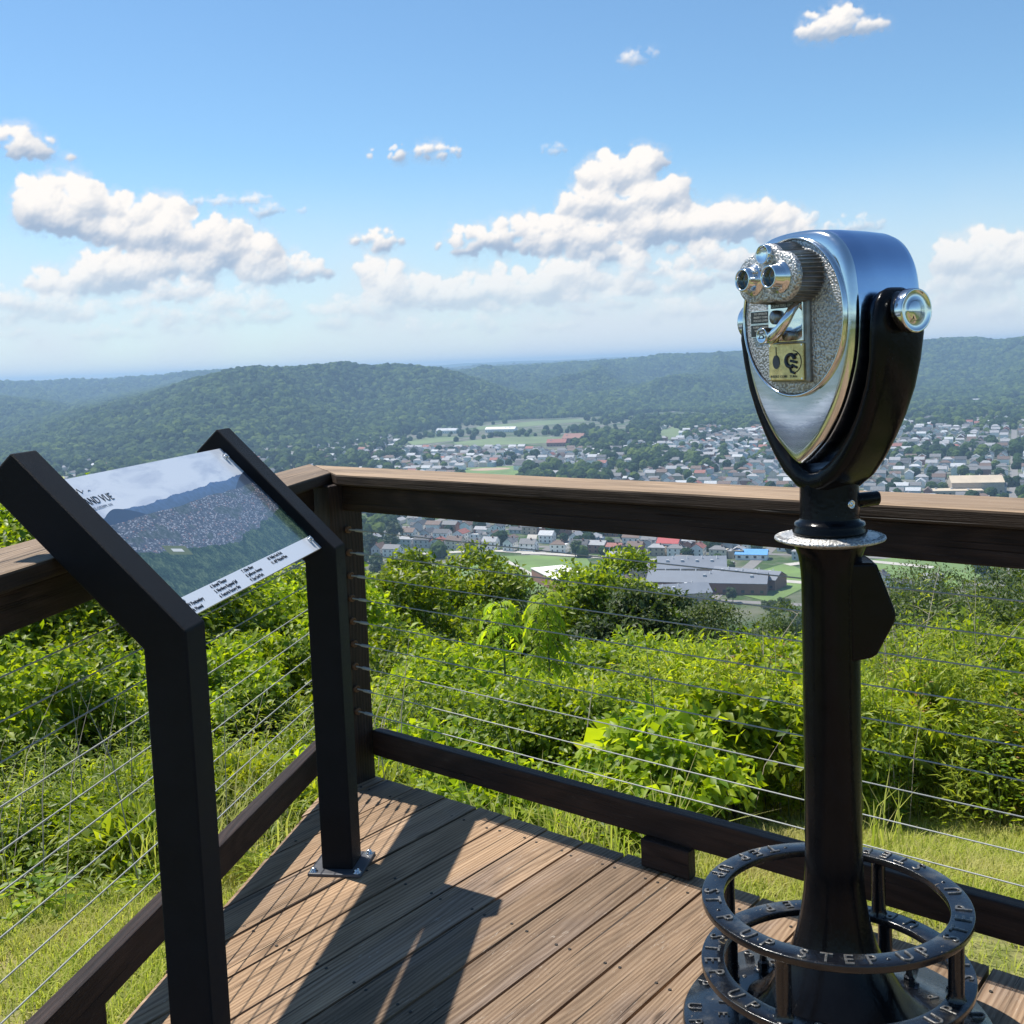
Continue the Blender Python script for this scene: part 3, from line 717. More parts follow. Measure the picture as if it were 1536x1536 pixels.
# engraved icons on the brass plate: coin with arrow, hand turning the lever
mb = MB(); mb.lathe([(.0001, 0), (.010, 0), (.010, .0006)], 24, FR(-.028, -.1085, 1.402) @ Matrix.Diagonal((1, 1.35, 1, 1)))
mb.tube([HX * -.028 - HY * .1088 + Z * 1.414, HX * -.028 - HY * .1088 + Z * 1.431], .0009, 5)
def arc(cx, cz, r, a0, a1, w, n=14): mb.tube([HX * (cx + r * math.cos(a)) - HY * .1088 + Z * (cz + r * math.sin(a)) for a in np.linspace(a0, a1, n)], w, 5)
arc(.012, 1.404, .012, .3, 5.2, .0042); arc(.020, 1.402, .021, -1.9, 1.6, .0009)
mb.tube([HX * .012 - HY * .1088 + Z * 1.404, HX * .030 - HY * .1088 + Z * 1.4005], .0028, 6); mb.tube([HX * .014 - HY * .1088 + Z * 1.414, HX * .030 - HY * .1088 + Z * 1.4165], .0026, 6)
mb.tube([HX * .010 - HY * .1088 + Z * 1.392, HX * .013 - HY * .1088 + Z * 1.383, HX * .024 - HY * .1088 + Z * 1.3795], .0026, 6); mb.tube([HX * .016 - HY * .1088 + Z * 1.396, HX * .030 - HY * .1088 + Z * 1.3905], .0024, 6)
mb.build('engraved_icon', M_INK, br)
mbt = MB(); add_text(mbt, 'INSERT COIN   TURN', 1.0, .02, FR(-.045, -.1088, 1.3715) @ Matrix.Diagonal((.0078, .0068, .01, 1))); mbt.build('plate_lettering', M_INK, br)
for x in (-.046, .0425):
    for z in (1.3695, 1.434): mb = MB(); mb.lathe([(.002, 0), (.002, .001)], 8, FR(x, -.1083, z)); mb.build('screw', M_BOLT, br)
for z0, z1, rows in ((1.4800, 1.5035, ('TO OPERATE', 'INSERT COIN', 'FOCUS LEVER')), (1.4535, 1.4770, ('TURN HANDLE', 'VIEW TIMER', ''))):
    lp = plate('instruction_plate', -.112, -.053, z0, z1, -.0985, -.091, M_PLATE, fp, .0008)
    mbt = MB()
    for i, s in enumerate(rows):
        if s: add_text(mbt, s, 1.0, .02, FR(-.082 , -.0988, z1 - .0068 - .0066 * i) @ Matrix.Diagonal((.0068, .0058, .01, 1)), align='CENTER')
    mbt.build('plate_lettering', M_PALE, lp)
    mb = MB(); mb.box(-.113, -.0525, -.0975, -.0905, z0 - .001, z1 + .001, 0, MH); mb.build('plate_border', M_CHROME, lp)
# pivot knobs
for sx in (-1, 1):
    Kx = HX * sx; Mk = frame(Kx * .150 + Z * 1.487, np.cross(Z, Kx), Z, Kx)
    mb = MB(); mb.lathe([(.040, 0), (.040, .030), (.034, .036), (.030, .040), (.030, .052)], 40, Mk); hub = mb.build('pivot_hub', M_CAST, viewer)
    mb = MB(); vs = []; prof = [(.035, .050), (.0392, .053), (.0402, .056), (.0402, .070), (.0395, .0725), (.0378, .0735), (.0355, .0725), (.0185, .066), (.0180, .0685), (.0165, .0698), (.001, .0702)]
    n = 180
    for r, z in prof:
        for k in range(n):
            a = 2 * PI * k / n; rr = r * (1 - (.022 * (k % 2) if r > .0401 else 0)); vs.append(tuple(Mk @ Vector((rr * math.cos(a), rr * math.sin(a), z))))
    fs = [(j * n + k, j * n + (k + 1) % n, (j + 1) * n + (k + 1) % n, (j + 1) * n + k) for j in range(len(prof) - 1) for k in range(n)]
    mb.add(vs, fs, 0, True); mb.add(vs[-n:], [tuple(range(n))]); mb.build('pivot_knob', M_CHROME, hub)
# yoke
path = [(1.530, .170, .012, .022), (1.524, .172, .020, .038), (1.505, .175, .026, .054), (1.48, .177, .029, .062), (1.45, .177, .031, .065), (1.40, .172, .032, .061), (1.35, .160, .034, .059), (1.30, .140, .036, .057), (1.26, .118, .039, .056), (1.22, .090, .043, .056), (1.19, .062, .048, .057), (1.168, .030, .050, .058), (1.160, 0, .051, .058)]
full = [(sx_, z, t, w) for (z, sx_, t, w) in path] + [(-sx_, z, t, w) for (z, sx_, t, w) in path[-2::-1]]
mb = MB(); vs = []; n = 28
for i, (x, z, t, w) in enumerate(full):
    a = full[max(i - 1, 0)]; b = full[min(i + 1, len(full) - 1)]; d = Vector((b[0] - a[0], 0, b[1] - a[1])).normalized(); nn_ = Vector((d.z, 0, -d.x))
    for k in range(n):
        q = 2 * PI * k / n; cc, ss = math.cos(q), math.sin(q); e = .62
        u = (abs(cc) ** e) * (1 if cc > 0 else -1) * t / 2; y = (abs(ss) ** e) * (1 if ss > 0 else -1) * w
        vs.append(tuple(MH @ (Vector((x, y, z)) + nn_ * u)))
fs = [(j * n + k, (j + 1) * n + k, (j + 1) * n + (k + 1) % n, j * n + (k + 1) % n) for j in range(len(full) - 1) for k in range(n)]
fs += [tuple(range(n)), tuple(range(len(vs) - 1, len(vs) - n - 1, -1))]
mb.add(vs, fs, 0, True); yk = mb.build('yoke', M_COL, viewer)
#PART3
# ------------------------------------------------------------------ light and sky
SAZ, SEL = 304.5, 61.6
sd = Vector((math.sin(R(SAZ)) * math.cos(R(SEL)), math.cos(R(SAZ)) * math.cos(R(SEL)), math.sin(R(SEL))))
sl_ = bpy.data.lights.new('sun', 'SUN'); sl_.energy = 5.0; sl_.angle = R(0.53); sl_.color = (1.0, 0.955, 0.88)
so = bpy.data.objects.new('sun', sl_); COL.objects.link(so); so.rotation_euler = sd.to_track_quat('Z', 'Y').to_euler(); so.location = (0, 0, 50)
w = bpy.data.worlds.new('World'); scene.world = w; w.use_nodes = True; t = NT(w.node_tree); t.n.clear()
wout = t.new('ShaderNodeOutputWorld'); bg = t.new('ShaderNodeBackground'); t.l.new(bg.outputs[0], wout.inputs[0])
sky = t.new('ShaderNodeTexSky', sky_type='NISHITA'); sky.sun_disc = False; sky.sun_elevation = R(SEL); sky.sun_rotation = R(SAZ)
sky.altitude = 300; sky.air_density = 1.0; sky.dust_density = 0.15; sky.ozone_density = 3.0
SKYS = 0.110
# (px, py, rx, ry, strength) in 1536-pixel units, converted to directions
def clouds(seed=5):
    g = np.random.default_rng(seed)
    # grid in (azimuth, slope) space, 1 unit = 1/1700
    a0, a1, b0, b1, st = -1150., 1150., -20., 640., 1.6
    W, Hh = int((a1 - a0) / st), int((b1 - b0) / st)
    X, Y = np.meshgrid(a0 + st * (np.arange(W) + .5), b0 + st * (np.arange(Hh) + .5))
    fy = np.fft.fftfreq(Hh)[:, None]; fx = np.fft.rfftfreq(W)[None]; fr = np.sqrt(fx ** 2 + fy ** 2); fr[0, 0] = 1
    def fnoise(lo, p=1.6, hi=0.5, s=0):
        q = np.fft.rfft2(g.standard_normal((Hh, W))) * fr ** -p * (fr > lo / st * 0 + lo) * (fr < hi); n = np.fft.irfft2(q, (Hh, W)); return n / n.std()
    def blur(a, sg):
        return np.fft.irfft2(np.fft.rfft2(a) * np.exp(-2 * (PI * fr * sg / st) ** 2 * (fr < 1)), (Hh, W))
    wx, wy = fnoise(1 / 120., 1.5), fnoise(1 / 120., 1.5); Xw, Yw = X + wx * 3.0, Y + wy * 2.6
    Hm = np.full((Hh, W), -1e3); Al = np.zeros((Hh, W)); Tn = np.zeros((Hh, W))
    def splat(x, y, r, z, al, tn, sq=1.0):
        i0, i1 = int((x - r * sq - a0) / st) - 3, int((x + r * sq - a0) / st) + 4; j0, j1 = int((y - r - b0) / st) - 3, int((y + r - b0) / st) + 4
        i0, j0, i1, j1 = max(i0, 0), max(j0, 0), min(i1, W), min(j1, Hh)
        if i1 <= i0 or j1 <= j0: return
        dx = (Xw[j0:j1, i0:i1] - x) / sq; dy = Yw[j0:j1, i0:i1] - y; q = r * r - dx * dx - dy * dy; m = q > 0
        h = z + np.sqrt(np.maximum(q, 0)); s = Hm[j0:j1, i0:i1]; up = m & (h > s)
        s[up] = h[up]; Tn[j0:j1, i0:i1][up] = tn
        A_ = Al[j0:j1, i0:i1]; e = al * np.clip(q / (r * r) * 2.2, 0, 1); A_[:] = np.where(m, 1 - (1 - A_) * (1 - e), A_)
    for (px, py, rx, ry, s) in CL:
        d = ray(px, py); x0 = math.atan2(d[0], d[1]) * F; y0 = d[2] / math.hypot(d[0], d[1]) * F
        soft = s < .5; n = int(26 * (rx * ry / 2500.) ** .5 * (1.0 if not soft else .8)) + 6
        for k in range(n):
            th = g.uniform(0, 2 * PI); rr = math.sqrt(g.uniform(0, 1)); ex = math.cos(th) * rr; ey = math.sin(th) * rr
            if ey < 0: ey *= .55
            x = x0 + ex * rx * .88; y = y0 + ey * ry * .84; hgt = (1 - .6 * ex * ex)
            r = ry * g.uniform(.22, .48) * (1 - .45 * rr) * (1.0 if not soft else .8); al = min(1, s * 1.05) if not soft else s * .58
            tn = np.clip(.5 + ey * .5, 0, 1)
            splat(x, y, r, g.uniform(-.4, .4) * ry * .5 - abs(ey) * ry * .3, al, tn, g.uniform(1.0, 1.5) if not soft else g.uniform(1.5, 3.0))
            for q in range(5 if not soft else 2):
                t2 = g.uniform(-.3, PI + .3) if ey > -.2 else g.uniform(0, 2 * PI); r2 = r * g.uniform(.25, .5)
                splat(x + math.cos(t2) * r * .85, y + math.sin(t2) * r * .85, r2, -abs(ey) * ry * .3 + g.uniform(-.2, .5) * r, al, min(1, tn + .1), g.uniform(1., 1.4))
    # smooth heights
    M0 = (Hm > -900).astype(float); base = Hm.copy(); base[M0 == 0] = -20.
    hb = blur(base, 2.6) * .5 + blur(base, 7.0) * .5 + fnoise(1 / 60., 1.7) * 1.6
    gy, gx = np.gradient(hb, st); nl = np.sqrt(gx ** 2 + gy ** 2 + .55 ** 2); nx, ny, nz = -gx / nl, -gy / nl, .55 / nl
    lam = np.clip(nx * -.38 + ny * .74 + nz * .56, -1, 1)
    gy2, gx2 = np.gradient(blur(base, 11.0), st); nl2 = np.sqrt(gx2 ** 2 + gy2 ** 2 + .45 ** 2); lam2 = (-gx2 * -.3 - gy2 * .85 + .45 * .5) / nl2
    lit = np.clip(.34 + .36 * lam + .34 * lam2 + .42 * (Tn - .5), 0, 1)
    lit = blur(lit, 1.0)
    er = fnoise(1 / 90., 1.3)
    al = blur(Al, 1.3); al = np.clip(al * 1.15 + er * .16 * (1 - np.clip(al, 0, 1)) * np.clip(al * 6, 0, 1) - .03, 0, 1)
    ba = blur(Al, 8.0); wisp = np.clip(ba * 1.0 + er * .22 * np.clip(ba * 5, 0, 1) - .05, 0, 1) * .6; al = np.maximum(al, wisp * (1 - al) + al)
    sm = lambda x, a, b: (lambda k: k * k * (3 - 2 * k))(np.clip((x - a) / (b - a), 0, 1))
    low = sm(Y, 15, 190)
    al = al * (.45 + .55 * low)
    c_s = np.array([.29, .375, .50]); c_l = np.array([.80, .765, .73])
    col = c_s[None, None] * (1 - lit[..., None]) + c_l[None, None] * lit[..., None]
    hz = np.array([.62, .66, .70]); k = ((1 - low) * .6)[..., None]; col = col * (1 - k) + hz * k
    veil = (1 - sm(Y, -10, 330)) ** 1.1 * .92 * (1 + .10 * fnoise(1 / 400., 1.8)); veil = np.clip(veil, 0, .93)
    # veil under the clouds
    A_ = al + veil * (1 - al); vc = np.array([.585, .635, .69])
    col = (col * al[..., None] + vc * (veil * (1 - al))[..., None]) / np.maximum(A_, 1e-4)[..., None]
    ed = np.clip(np.minimum(X - a0, a1 - X) / 160., 0, 1) * np.clip((b1 - Y) / 60., 0, 1)
    return X, Y, col, np.clip(A_ * ed, 0, 1)
CL = [(104, 316, 88, 50, 1.15), (180, 335, 110, 48, 1.1), (270, 352, 105, 52, 1.1), (350, 378, 75, 45, 1.0), (300, 400, 120, 36, .8), (395, 408, 40, 34, .6),
      (190, 405, 75, 42, .8), (120, 425, 75, 34, .7), (265, 440, 60, 26, .6), (455, 410, 55, 28, .55), (60, 470, 120, 30, .45), (330, 455, 130, 32, .42),
      (405, 312, 58, 22, .45), (325, 303, 40, 18, .35), (38, 222, 75, 26, .8), (-10, 215, 60, 26, .7), (565, 364, 44, 22, .75), (600, 230, 62, 15, .75), (665, 232, 34, 14, .6),
      (955, 86, 34, 22, .32), (1268, 40, 70, 30, .75), (1300, 45, 45, 16, .5), (830, 225, 30, 14, .28),
      (930, 262, 62, 42, 1.2), (972, 245, 38, 34, 1.1), (910, 310, 85, 50, 1.2), (985, 300, 62, 40, 1.0), (800, 360, 130, 40, 1.05), (710, 364, 66, 28, .85), (900, 360, 120, 45, 1.0), (1010, 340, 100, 42, .95), (1120, 335, 105, 44, .85), (1190, 350, 60, 36, .5), (1080, 385, 85, 34, .6),
      (600, 432, 60, 40, .7), (670, 448, 70, 38, .66), (745, 440, 90, 42, .66), (830, 430, 80, 44, .6), (1010, 425, 90, 30, .5), (920, 410, 90, 40, .5), (560, 415, 30, 30, .5),
      (1470, 385, 80, 44, .75), (1530, 400, 70, 46, .75), (1440, 430, 90, 36, .5), (1290, 340, 40, 24, .35),
      (150, 495, 220, 26, .42), (430, 480, 160, 30, .45), (700, 490, 220, 26, .45), (1020, 470, 160, 28, .4), (1450, 470, 150, 30, .4), (300, 470, 200, 34, .46), (880, 455, 180, 34, .46), (560, 460, 90, 30, .49), (20, 460, 120, 34, .46), (1120, 420, 120, 34, .48), (1250, 400, 120, 30, .4)]
#ENDCL
SK = t.vmath('SCALE', sky.outputs[0]); SK.node.inputs['Scale'].default_value = SKYS
t.put(bg.inputs[0], t.vmath('MULTIPLY', SK, (.78, .95, 1.0))); bg.inputs[1].default_value = 1.0
scene.view_settings.view_transform = 'Standard'; scene.view_settings.look = 'None'; scene.view_settings.gamma = 1; scene.view_settings.exposure = 0.42

# clouds: a far backdrop shell carrying procedurally grown cumulus, drawn as light given off by the sky
X_, Y_, ccol, cal = clouds()
RC = 26000.0; nh, nw = X_.shape; az_ = X_ / F; Vc = np.stack([RC * np.sin(az_), RC * np.cos(az_), RC * Y_ / F], -1).reshape(-1, 3)
idx = np.arange(nh * nw).reshape(nh, nw); Fq = np.stack([idx[:-1, :-1], idx[:-1, 1:], idx[1:, 1:], idx[1:, :-1]], -1).reshape(-1, 4)
keep = cal.ravel()[Fq].max(1) > .004; Fq = Fq[keep]; used = np.unique(Fq); mp = np.full(nh * nw, -1); mp[used] = np.arange(len(used))
m_, t, out = mat('cloud_light')
at = t.new('ShaderNodeAttribute', attribute_name='cloud'); em = t.new('ShaderNodeEmission'); t.put(em.inputs[0], at.outputs['Color']); em.inputs[1].default_value = CLOUDB = .98
tr = t.new('ShaderNodeBsdfTransparent'); ms = t.new('ShaderNodeMixShader'); t.put(ms.inputs[0], at.outputs['Alpha']); t.l.new(tr.outputs[0], ms.inputs[1]); t.l.new(em.outputs[0], ms.inputs[2]); t.l.new(ms.outputs[0], out.inputs[0])
m_.cycles.emission_sampling = 'NONE'
cl = np_mesh('sky', Vc[used], mp[Fq], None, m_, True)
ca = cl.data.color_attributes.new('cloud', 'FLOAT_COLOR', 'POINT'); ca.data.foreach_set('color', np.concatenate([ccol.reshape(-1, 3)[used], cal.reshape(-1, 1)[used]], 1).astype(np.float32).ravel())
tag(cl, kind='structure')
# ------------------------------------------------------------------ terrain
VZ = -130.0
def sm(x, a, b):
    k = np.clip((x - a) / (b - a), 0, 1); return k * k * (3 - 2 * k)
def vnoise(x, y, s, seed=0):
    """value noise, vectorised"""
    x = x / s + seed * 17.31; y = y / s - seed * 9.7; xi = np.floor(x).astype(np.int64); yi = np.floor(y).astype(np.int64); fx = x - xi; fy = y - yi
    def h(a, b):
        n = (a * 374761393 + b * 668265263 + seed * 69069) & 0xffffffff; n = ((n ^ (n >> 13)) * 1274126177) & 0xffffffff; return ((n ^ (n >> 16)) & 0xffff) / 65535.0
    fx = fx * fx * (3 - 2 * fx); fy = fy * fy * (3 - 2 * fy)
    return (h(xi, yi) * (1 - fx) + h(xi + 1, yi) * fx) * (1 - fy) + (h(xi, yi + 1) * (1 - fx) + h(xi + 1, yi + 1) * fx) * fy
def fbm(x, y, s, o=4, seed=0): return sum(vnoise(x, y, s / 2 ** k, seed + k) * .5 ** k for k in range(o)) / sum(.5 ** k for k in range(o))
NS = np.array([0, 3.6, 5.0, 6.5, 9, 12, 18, 30, 60, 110, 300, 430, 520, 600]); NZ = np.array([-.62, -.66, -.85, -1.25, -2.15, -3.5, -6.6, -13.5, -27, -44, -104, -127, -129.9, -130])
RID = [ # (skyline pixels, crest distance, foot distance)
    ([(-260, 700), (-120, 672), (0, 652), (100, 622), (200, 597), (290, 568), (340, 556), (375, 549), (430, 550), (480, 545), (515, 541), (545, 546), (600, 544), (660, 551), (700, 563), (760, 582), (800, 594), (850, 613), (890, 634)], 2680, 1800),
    ([(-500, 640), (-200, 612), (-60, 590), (0, 594), (60, 600), (130, 612), (190, 622), (250, 640)], 3700, 2900),
    ([(-700, 600), (-300, 577), (0, 571), (60, 573), (100, 569), (150, 571), (200, 566), (240, 563), (280, 559), (320, 556), (380, 552), (440, 556), (560, 570)], 5600, 4000),
    ([(640, 600), (690, 556), (740, 551), (800, 548), (870, 543), (930, 540), (1000, 532), (1060, 530), (1110, 529), (1200, 524), (1300, 515), (1380, 512), (1420, 508), (1460, 506), (1500, 511), (1536, 507), (1700, 503), (2000, 500), (2400, 500)], 4700, 2850),
    ([(560, 560), (640, 556), (700, 550), (760, 547), (860, 543), (960, 541)], 8200, 6000)]
RIDT = []
RIDK = 0
for pts, D, Ft in RID:
    aa = [azs(x, y) for x, y in pts]; xs_ = np.array([q_[0] for q_ in pts], float)
    if RIDT: Fa = np.full(len(xs_), float(Ft)); Da = np.full(len(xs_), float(D))
    else: Fa = np.interp(xs_, [0, 400, 600, 700, 800, 890], [1800, 1850, 2180, 2400, 2680, 2950]); Da = Fa + np.interp(xs_, [0, 600, 890], [880, 760, 420])
    RIDT.append((np.array([a[0] for a in aa]), np.array([EYE - 12 + a[1] * d_k for a, d_k in zip(aa, Da)]), Da, Fa))
def height(x, y):
    x = np.asarray(x, float); y = np.asarray(y, float); r = np.hypot(x, y); az = np.arctan2(x, y)
    fwdness = sm(np.cos(az), -.5, .35); s = r * (.12 + .88 * fwdness); s = np.where(r < 600, s, r)
    z = np.interp(s, NS, NZ); z = z + (vnoise(x, y, 2.2, 3) - .5) * .10 * sm(r, 3.5, 8) + (vnoise(x, y, 25, 5) - .5) * 4 * sm(r, 20, 80) * (1 - sm(r, 250, 450))
    z = z * fwdness + np.where(fwdness < 1, (1 - fwdness) * (-.62 - .02 * r * (r < 400)), 0) if False else z
    far = np.full_like(z, VZ)
    for k, (ra, rz, D, Ft) in enumerate(RIDT):
        zc = np.interp(az, ra, rz, left=VZ - 40 if k in (0, 1, 4) and False else rz[0], right=rz[-1] if k in (3,) else VZ - 30)
        ruf = (fbm(az * 2600, r * .22, 190, 3, 20 + k) - .5)
        Ft = np.interp(az, ra, Ft); D = np.interp(az, ra, D)
        ft = Ft + ruf * (900 if k else 500) * (1 if k != 3 else 1.2); Dk = D + (fbm(az * 3000, r * 0, 500, 2, 40 + k) - .5) * 300
        q = (r - ft) / (Dk - ft); qc = np.clip(q, 0, 1)
        prof = qc ** 1.15 * (1 - .25 * np.sin(PI * qc) * (ruf * 3)); prof = np.where(q > 1, 1 - .10 * sm(q, 1, 1.6), prof)
        zr = VZ + (zc - VZ) * np.clip(prof, 0, 1.03) + ((fbm(x, y, 160, 3, 60 + k) - .5) * 34 + (1 - 2 * np.abs(fbm(az * (Ft + 600) * 1.0, r * .25, 330, 2, 160 + k) - .5) * 2.2 - .35) * (26 if k == 0 else 46)) * sm(qc, .05, .3) * (1 - sm(q, .8, .96))
        far = np.maximum(far, zr)
    ring = EYE + 12000 * (2.5 / 1700) + (fbm(az * 9000, az * 0, 500, 4, 88) - .5) * 40; far = np.maximum(far, VZ + (ring - VZ) * sm(r, 9500, 12000))
    return np.where(r > 600, far, z)
azg = np.unique(np.concatenate([np.linspace(-PI, -.62, 40), np.linspace(-.62, .62, 620), np.linspace(.62, PI, 40)]))
rg = np.unique(np.concatenate([[0.02], np.linspace(.5, 12, 60), np.geomspace(12, 600, 80), np.linspace(600, 1700, 36), np.linspace(1700, 5200, 190), np.geomspace(5200, 14000, 50)]))
AZ, RR = np.meshgrid(azg, rg, indexing='ij'); TX, TY = RR * np.sin(AZ), RR * np.cos(AZ); TZ = height(TX, TY)
ni, nj = AZ.shape; idx = np.arange(ni * nj).reshape(ni, nj)
m_, t, out = mat('ground_cover'); geo = t.new('ShaderNodeNewGeometry').outputs['Position']
ln = t.vmath('LENGTH', geo, None, 1)
near = t.mix(t.mapr(t.noise(geo, 1.1, 5, .65), .40, .62, 0, 1, True), (0.13, 0.17, 0.035), (0.42, 0.35, 0.17)); near = t.mix(t.mapr(t.noise(geo, 30, 4, .7), .35, .7, 0, .6), near, (0.06, 0.05, 0.02))
mid = t.mix(t.mapr(t.noise(geo, .02, 4, .6), .4, .6, 0, 1), (0.045, 0.075, 0.02), (0.10, 0.12, 0.04))
townc = t.mix(t.mapr(t.noise(geo, .018, 4, .6), .45, .62, 0, 1), (0.055, 0.095, 0.03), (0.16, 0.155, 0.12)); townc = t.mix(t.mapr(t.noise(geo, .09, 3, .6), .5, .7, 0, .7), townc, (0.22, 0.20, 0.17))
forc = t.mix(t.mapr(t.noise(geo, .06, 5, .7), .35, .65, 0, 1), (0.014, 0.030, 0.012), (0.05, 0.08, 0.022))
sep = t.new('ShaderNodeSeparateXYZ'); t.put(sep.inputs[0], geo)
c = t.mix(t.mapr(ln, 9, 16), near, mid); c = t.mix(t.mapr(ln, 520, 640), c, townc); hillm = t.math('MAXIMUM', t.mapr(sep.outputs[2], VZ + 2, VZ + 9), t.mapr(ln, 2500, 2900)); hillm = t.math('MULTIPLY', hillm, t.math('GREATER_THAN', ln, 900.0)); c = t.mix(hillm, c, forc)
principled(t, out, c, .95, 0, t.bump(t.noise(geo, 14, 4, .7), .6, .03), .1)
ter = np_mesh('ground', np.stack([TX, TY, TZ], -1).reshape(-1, 3), np.stack([idx[:-1, :-1], idx[1:, :-1], idx[1:, 1:], idx[:-1, 1:]], -1).reshape(-1, 4), None, m_, True)
tag(ter, kind='structure')

# ------------------------------------------------------------------ town layout
def G(px, py): p = gz(px, py, VZ); return p[0], p[1]
GA = R(24); gu = np.array([math.cos(GA), -math.sin(GA)]); gv = np.array([math.sin(GA), math.cos(GA)])   # street grid axes
def inpoly(x, y, poly):
    x = np.asarray(x); c = np.zeros(x.shape, bool); n = len(poly)
    for i in range(n):
        (x1, y1), (x2, y2) = poly[i], poly[i - 1]
        c ^= ((y1 > y) != (y2 > y)) & (x < (x2 - x1) * (y - y1) / (y2 - y1 + 1e-12) + x1)
    return c
def pxpoly(l): return [G(*q) for q in l]
FIELD = {'school': pxpoly([(585, 878), (640, 850), (715, 836), (800, 833), (880, 838), (905, 872), (860, 905), (900, 960), (760, 960), (600, 960)]),
         'ball': pxpoly([(690, 716), (700, 702), (775, 699), (782, 716)]), 'farm1': pxpoly([(680, 664), (740, 657), (800, 655), (850, 656), (846, 664), (760, 667), (690, 670)]),
         'farm2': pxpoly([(715, 640), (800, 632), (880, 628), (880, 632), (790, 640), (715, 645)]), 'farm3': pxpoly([(610, 663), (640, 657), (690, 655), (680, 661), (620, 668)]),
         'lot': pxpoly([(985, 648), (1010, 640), (1030, 650), (1000, 660)]), 'lawn': pxpoly([(1060, 880), (1180, 845), (1210, 858), (1210, 880), (1160, 905)]), 'lawn2': pxpoly([(1290, 842), (1420, 830), (1500, 850), (1440, 880), (1300, 880)])}
def flat(name, polys, z, m, label=None, kind='structure'):
    mb = MB()
    for p in polys:
        mb.add([(x, y, z) for x, y in p], [tuple(range(len(p)))])
    o = mb.build(name, m); me = o.data
    for pl in me.polygons:
        if pl.normal.z < 0: pl.flip()
    return tag(o, kind=kind)
M_FIELD = simple('mown_grass', (0.135, 0.21, 0.055), .95, 0, .25, .03); M_FARM = simple('farm_field', (0.15, 0.20, 0.085), .95, 0, .25, .01)
flat('playing_field', [FIELD['school'], FIELD['ball'], FIELD['lawn'], FIELD['lawn2']], VZ + .25, M_FIELD)
flat('farm_field', [FIELD['farm1'], FIELD['farm2'], FIELD['farm3'], FIELD['lot']], VZ + .3, M_FARM)
M_INF = simple('infield_dirt', (0.42, 0.30, 0.20), .95, 0, .15, .1)
bx0, by0 = G(735, 704); flat('infield', [[(bx0 + 26 * math.cos(a), by0 + 18 * math.sin(a)) for a in np.linspace(0, 2 * PI, 16)[:-1]]], VZ + .35, M_INF)
M_ROAD = simple('road_surface', (0.20, 0.19, 0.18), .9, 0, .15, .05); M_PAVE = simple('pale_paving', (0.46, 0.43, 0.38), .9, 0, .15, .05)
DMAX = 2450.0; SU, SV = 150.0, 74.0
rd = MB()
def strip(mb, p, q, w, z, nseg=1):
    p = np.array(p); q = np.array(q); d = (q - p) / np.linalg.norm(q - p); n = np.array([-d[1], d[0]]) * w / 2
    mb.add([(*(p - n), z), (*(q - n), z), (*(q + n), z), (*(p + n), z)], [(0, 1, 2, 3)])
for j in range(-6, 40): a = gv * (SV * j); strip(rd, a + gu * -1700, a + gu * 1700, 7.0, VZ + .12)
for i in range(-12, 14): a = gu * (SU * i); strip(rd, a + gv * 500, a + gv * 2750, 7.5, VZ + .16)
rd.build('roads', M_ROAD)['kind'] = 'structure'
pv = MB(); 
for seg in ([(598, 833), (735, 826), (880, 835), (985, 842)], [(760, 842), (830, 880), (880, 925), (905, 960)], [(1180, 848), (1260, 838), (1400, 852)], [(640, 706), (700, 690), (752, 682), (900, 672)], [(1040, 876), (1120, 868), (1210, 875)], [(790, 832), (800, 800), (870, 775)]):
    for a, b in zip(seg, seg[1:]): strip(pv, G(*a), G(*b), 7.5 if seg[0][0] != 760 else 3.5, VZ + .38 + .01 * random.random())
pv.build('footpath', M_PAVE)['kind'] = 'structure'
# --- house materials
WALLS = {'white': (0.86, 0.85, 0.82), 'pale grey': (0.52, 0.53, 0.54), 'cream': (0.66, 0.60, 0.48), 'brick': (0.28, 0.13, 0.09), 'light blue': (0.42, 0.50, 0.58), 'tan': (0.45, 0.37, 0.28)}
ROOFS = {'grey': (0.17, 0.17, 0.175), 'dark grey': (0.075, 0.077, 0.085), 'light grey': (0.33, 0.33, 0.34), 'brown': (0.15, 0.10, 0.08), 'reddish': (0.30, 0.11, 0.085), 'silver': (0.48, 0.49, 0.50)}
WM = {k: simple(k.replace(' ', '_') + '_siding', v, .8, 0, .12, .6) for k, v in WALLS.items()}; RM = {k: simple(k.replace(' ', '_') + '_shingle', v, .75, 0, .2, .8) for k, v in ROOFS.items()}
M_WIN = simple('window_glass', (0.035, 0.045, 0.06), .12, 0, .1, 2, spec=.7)
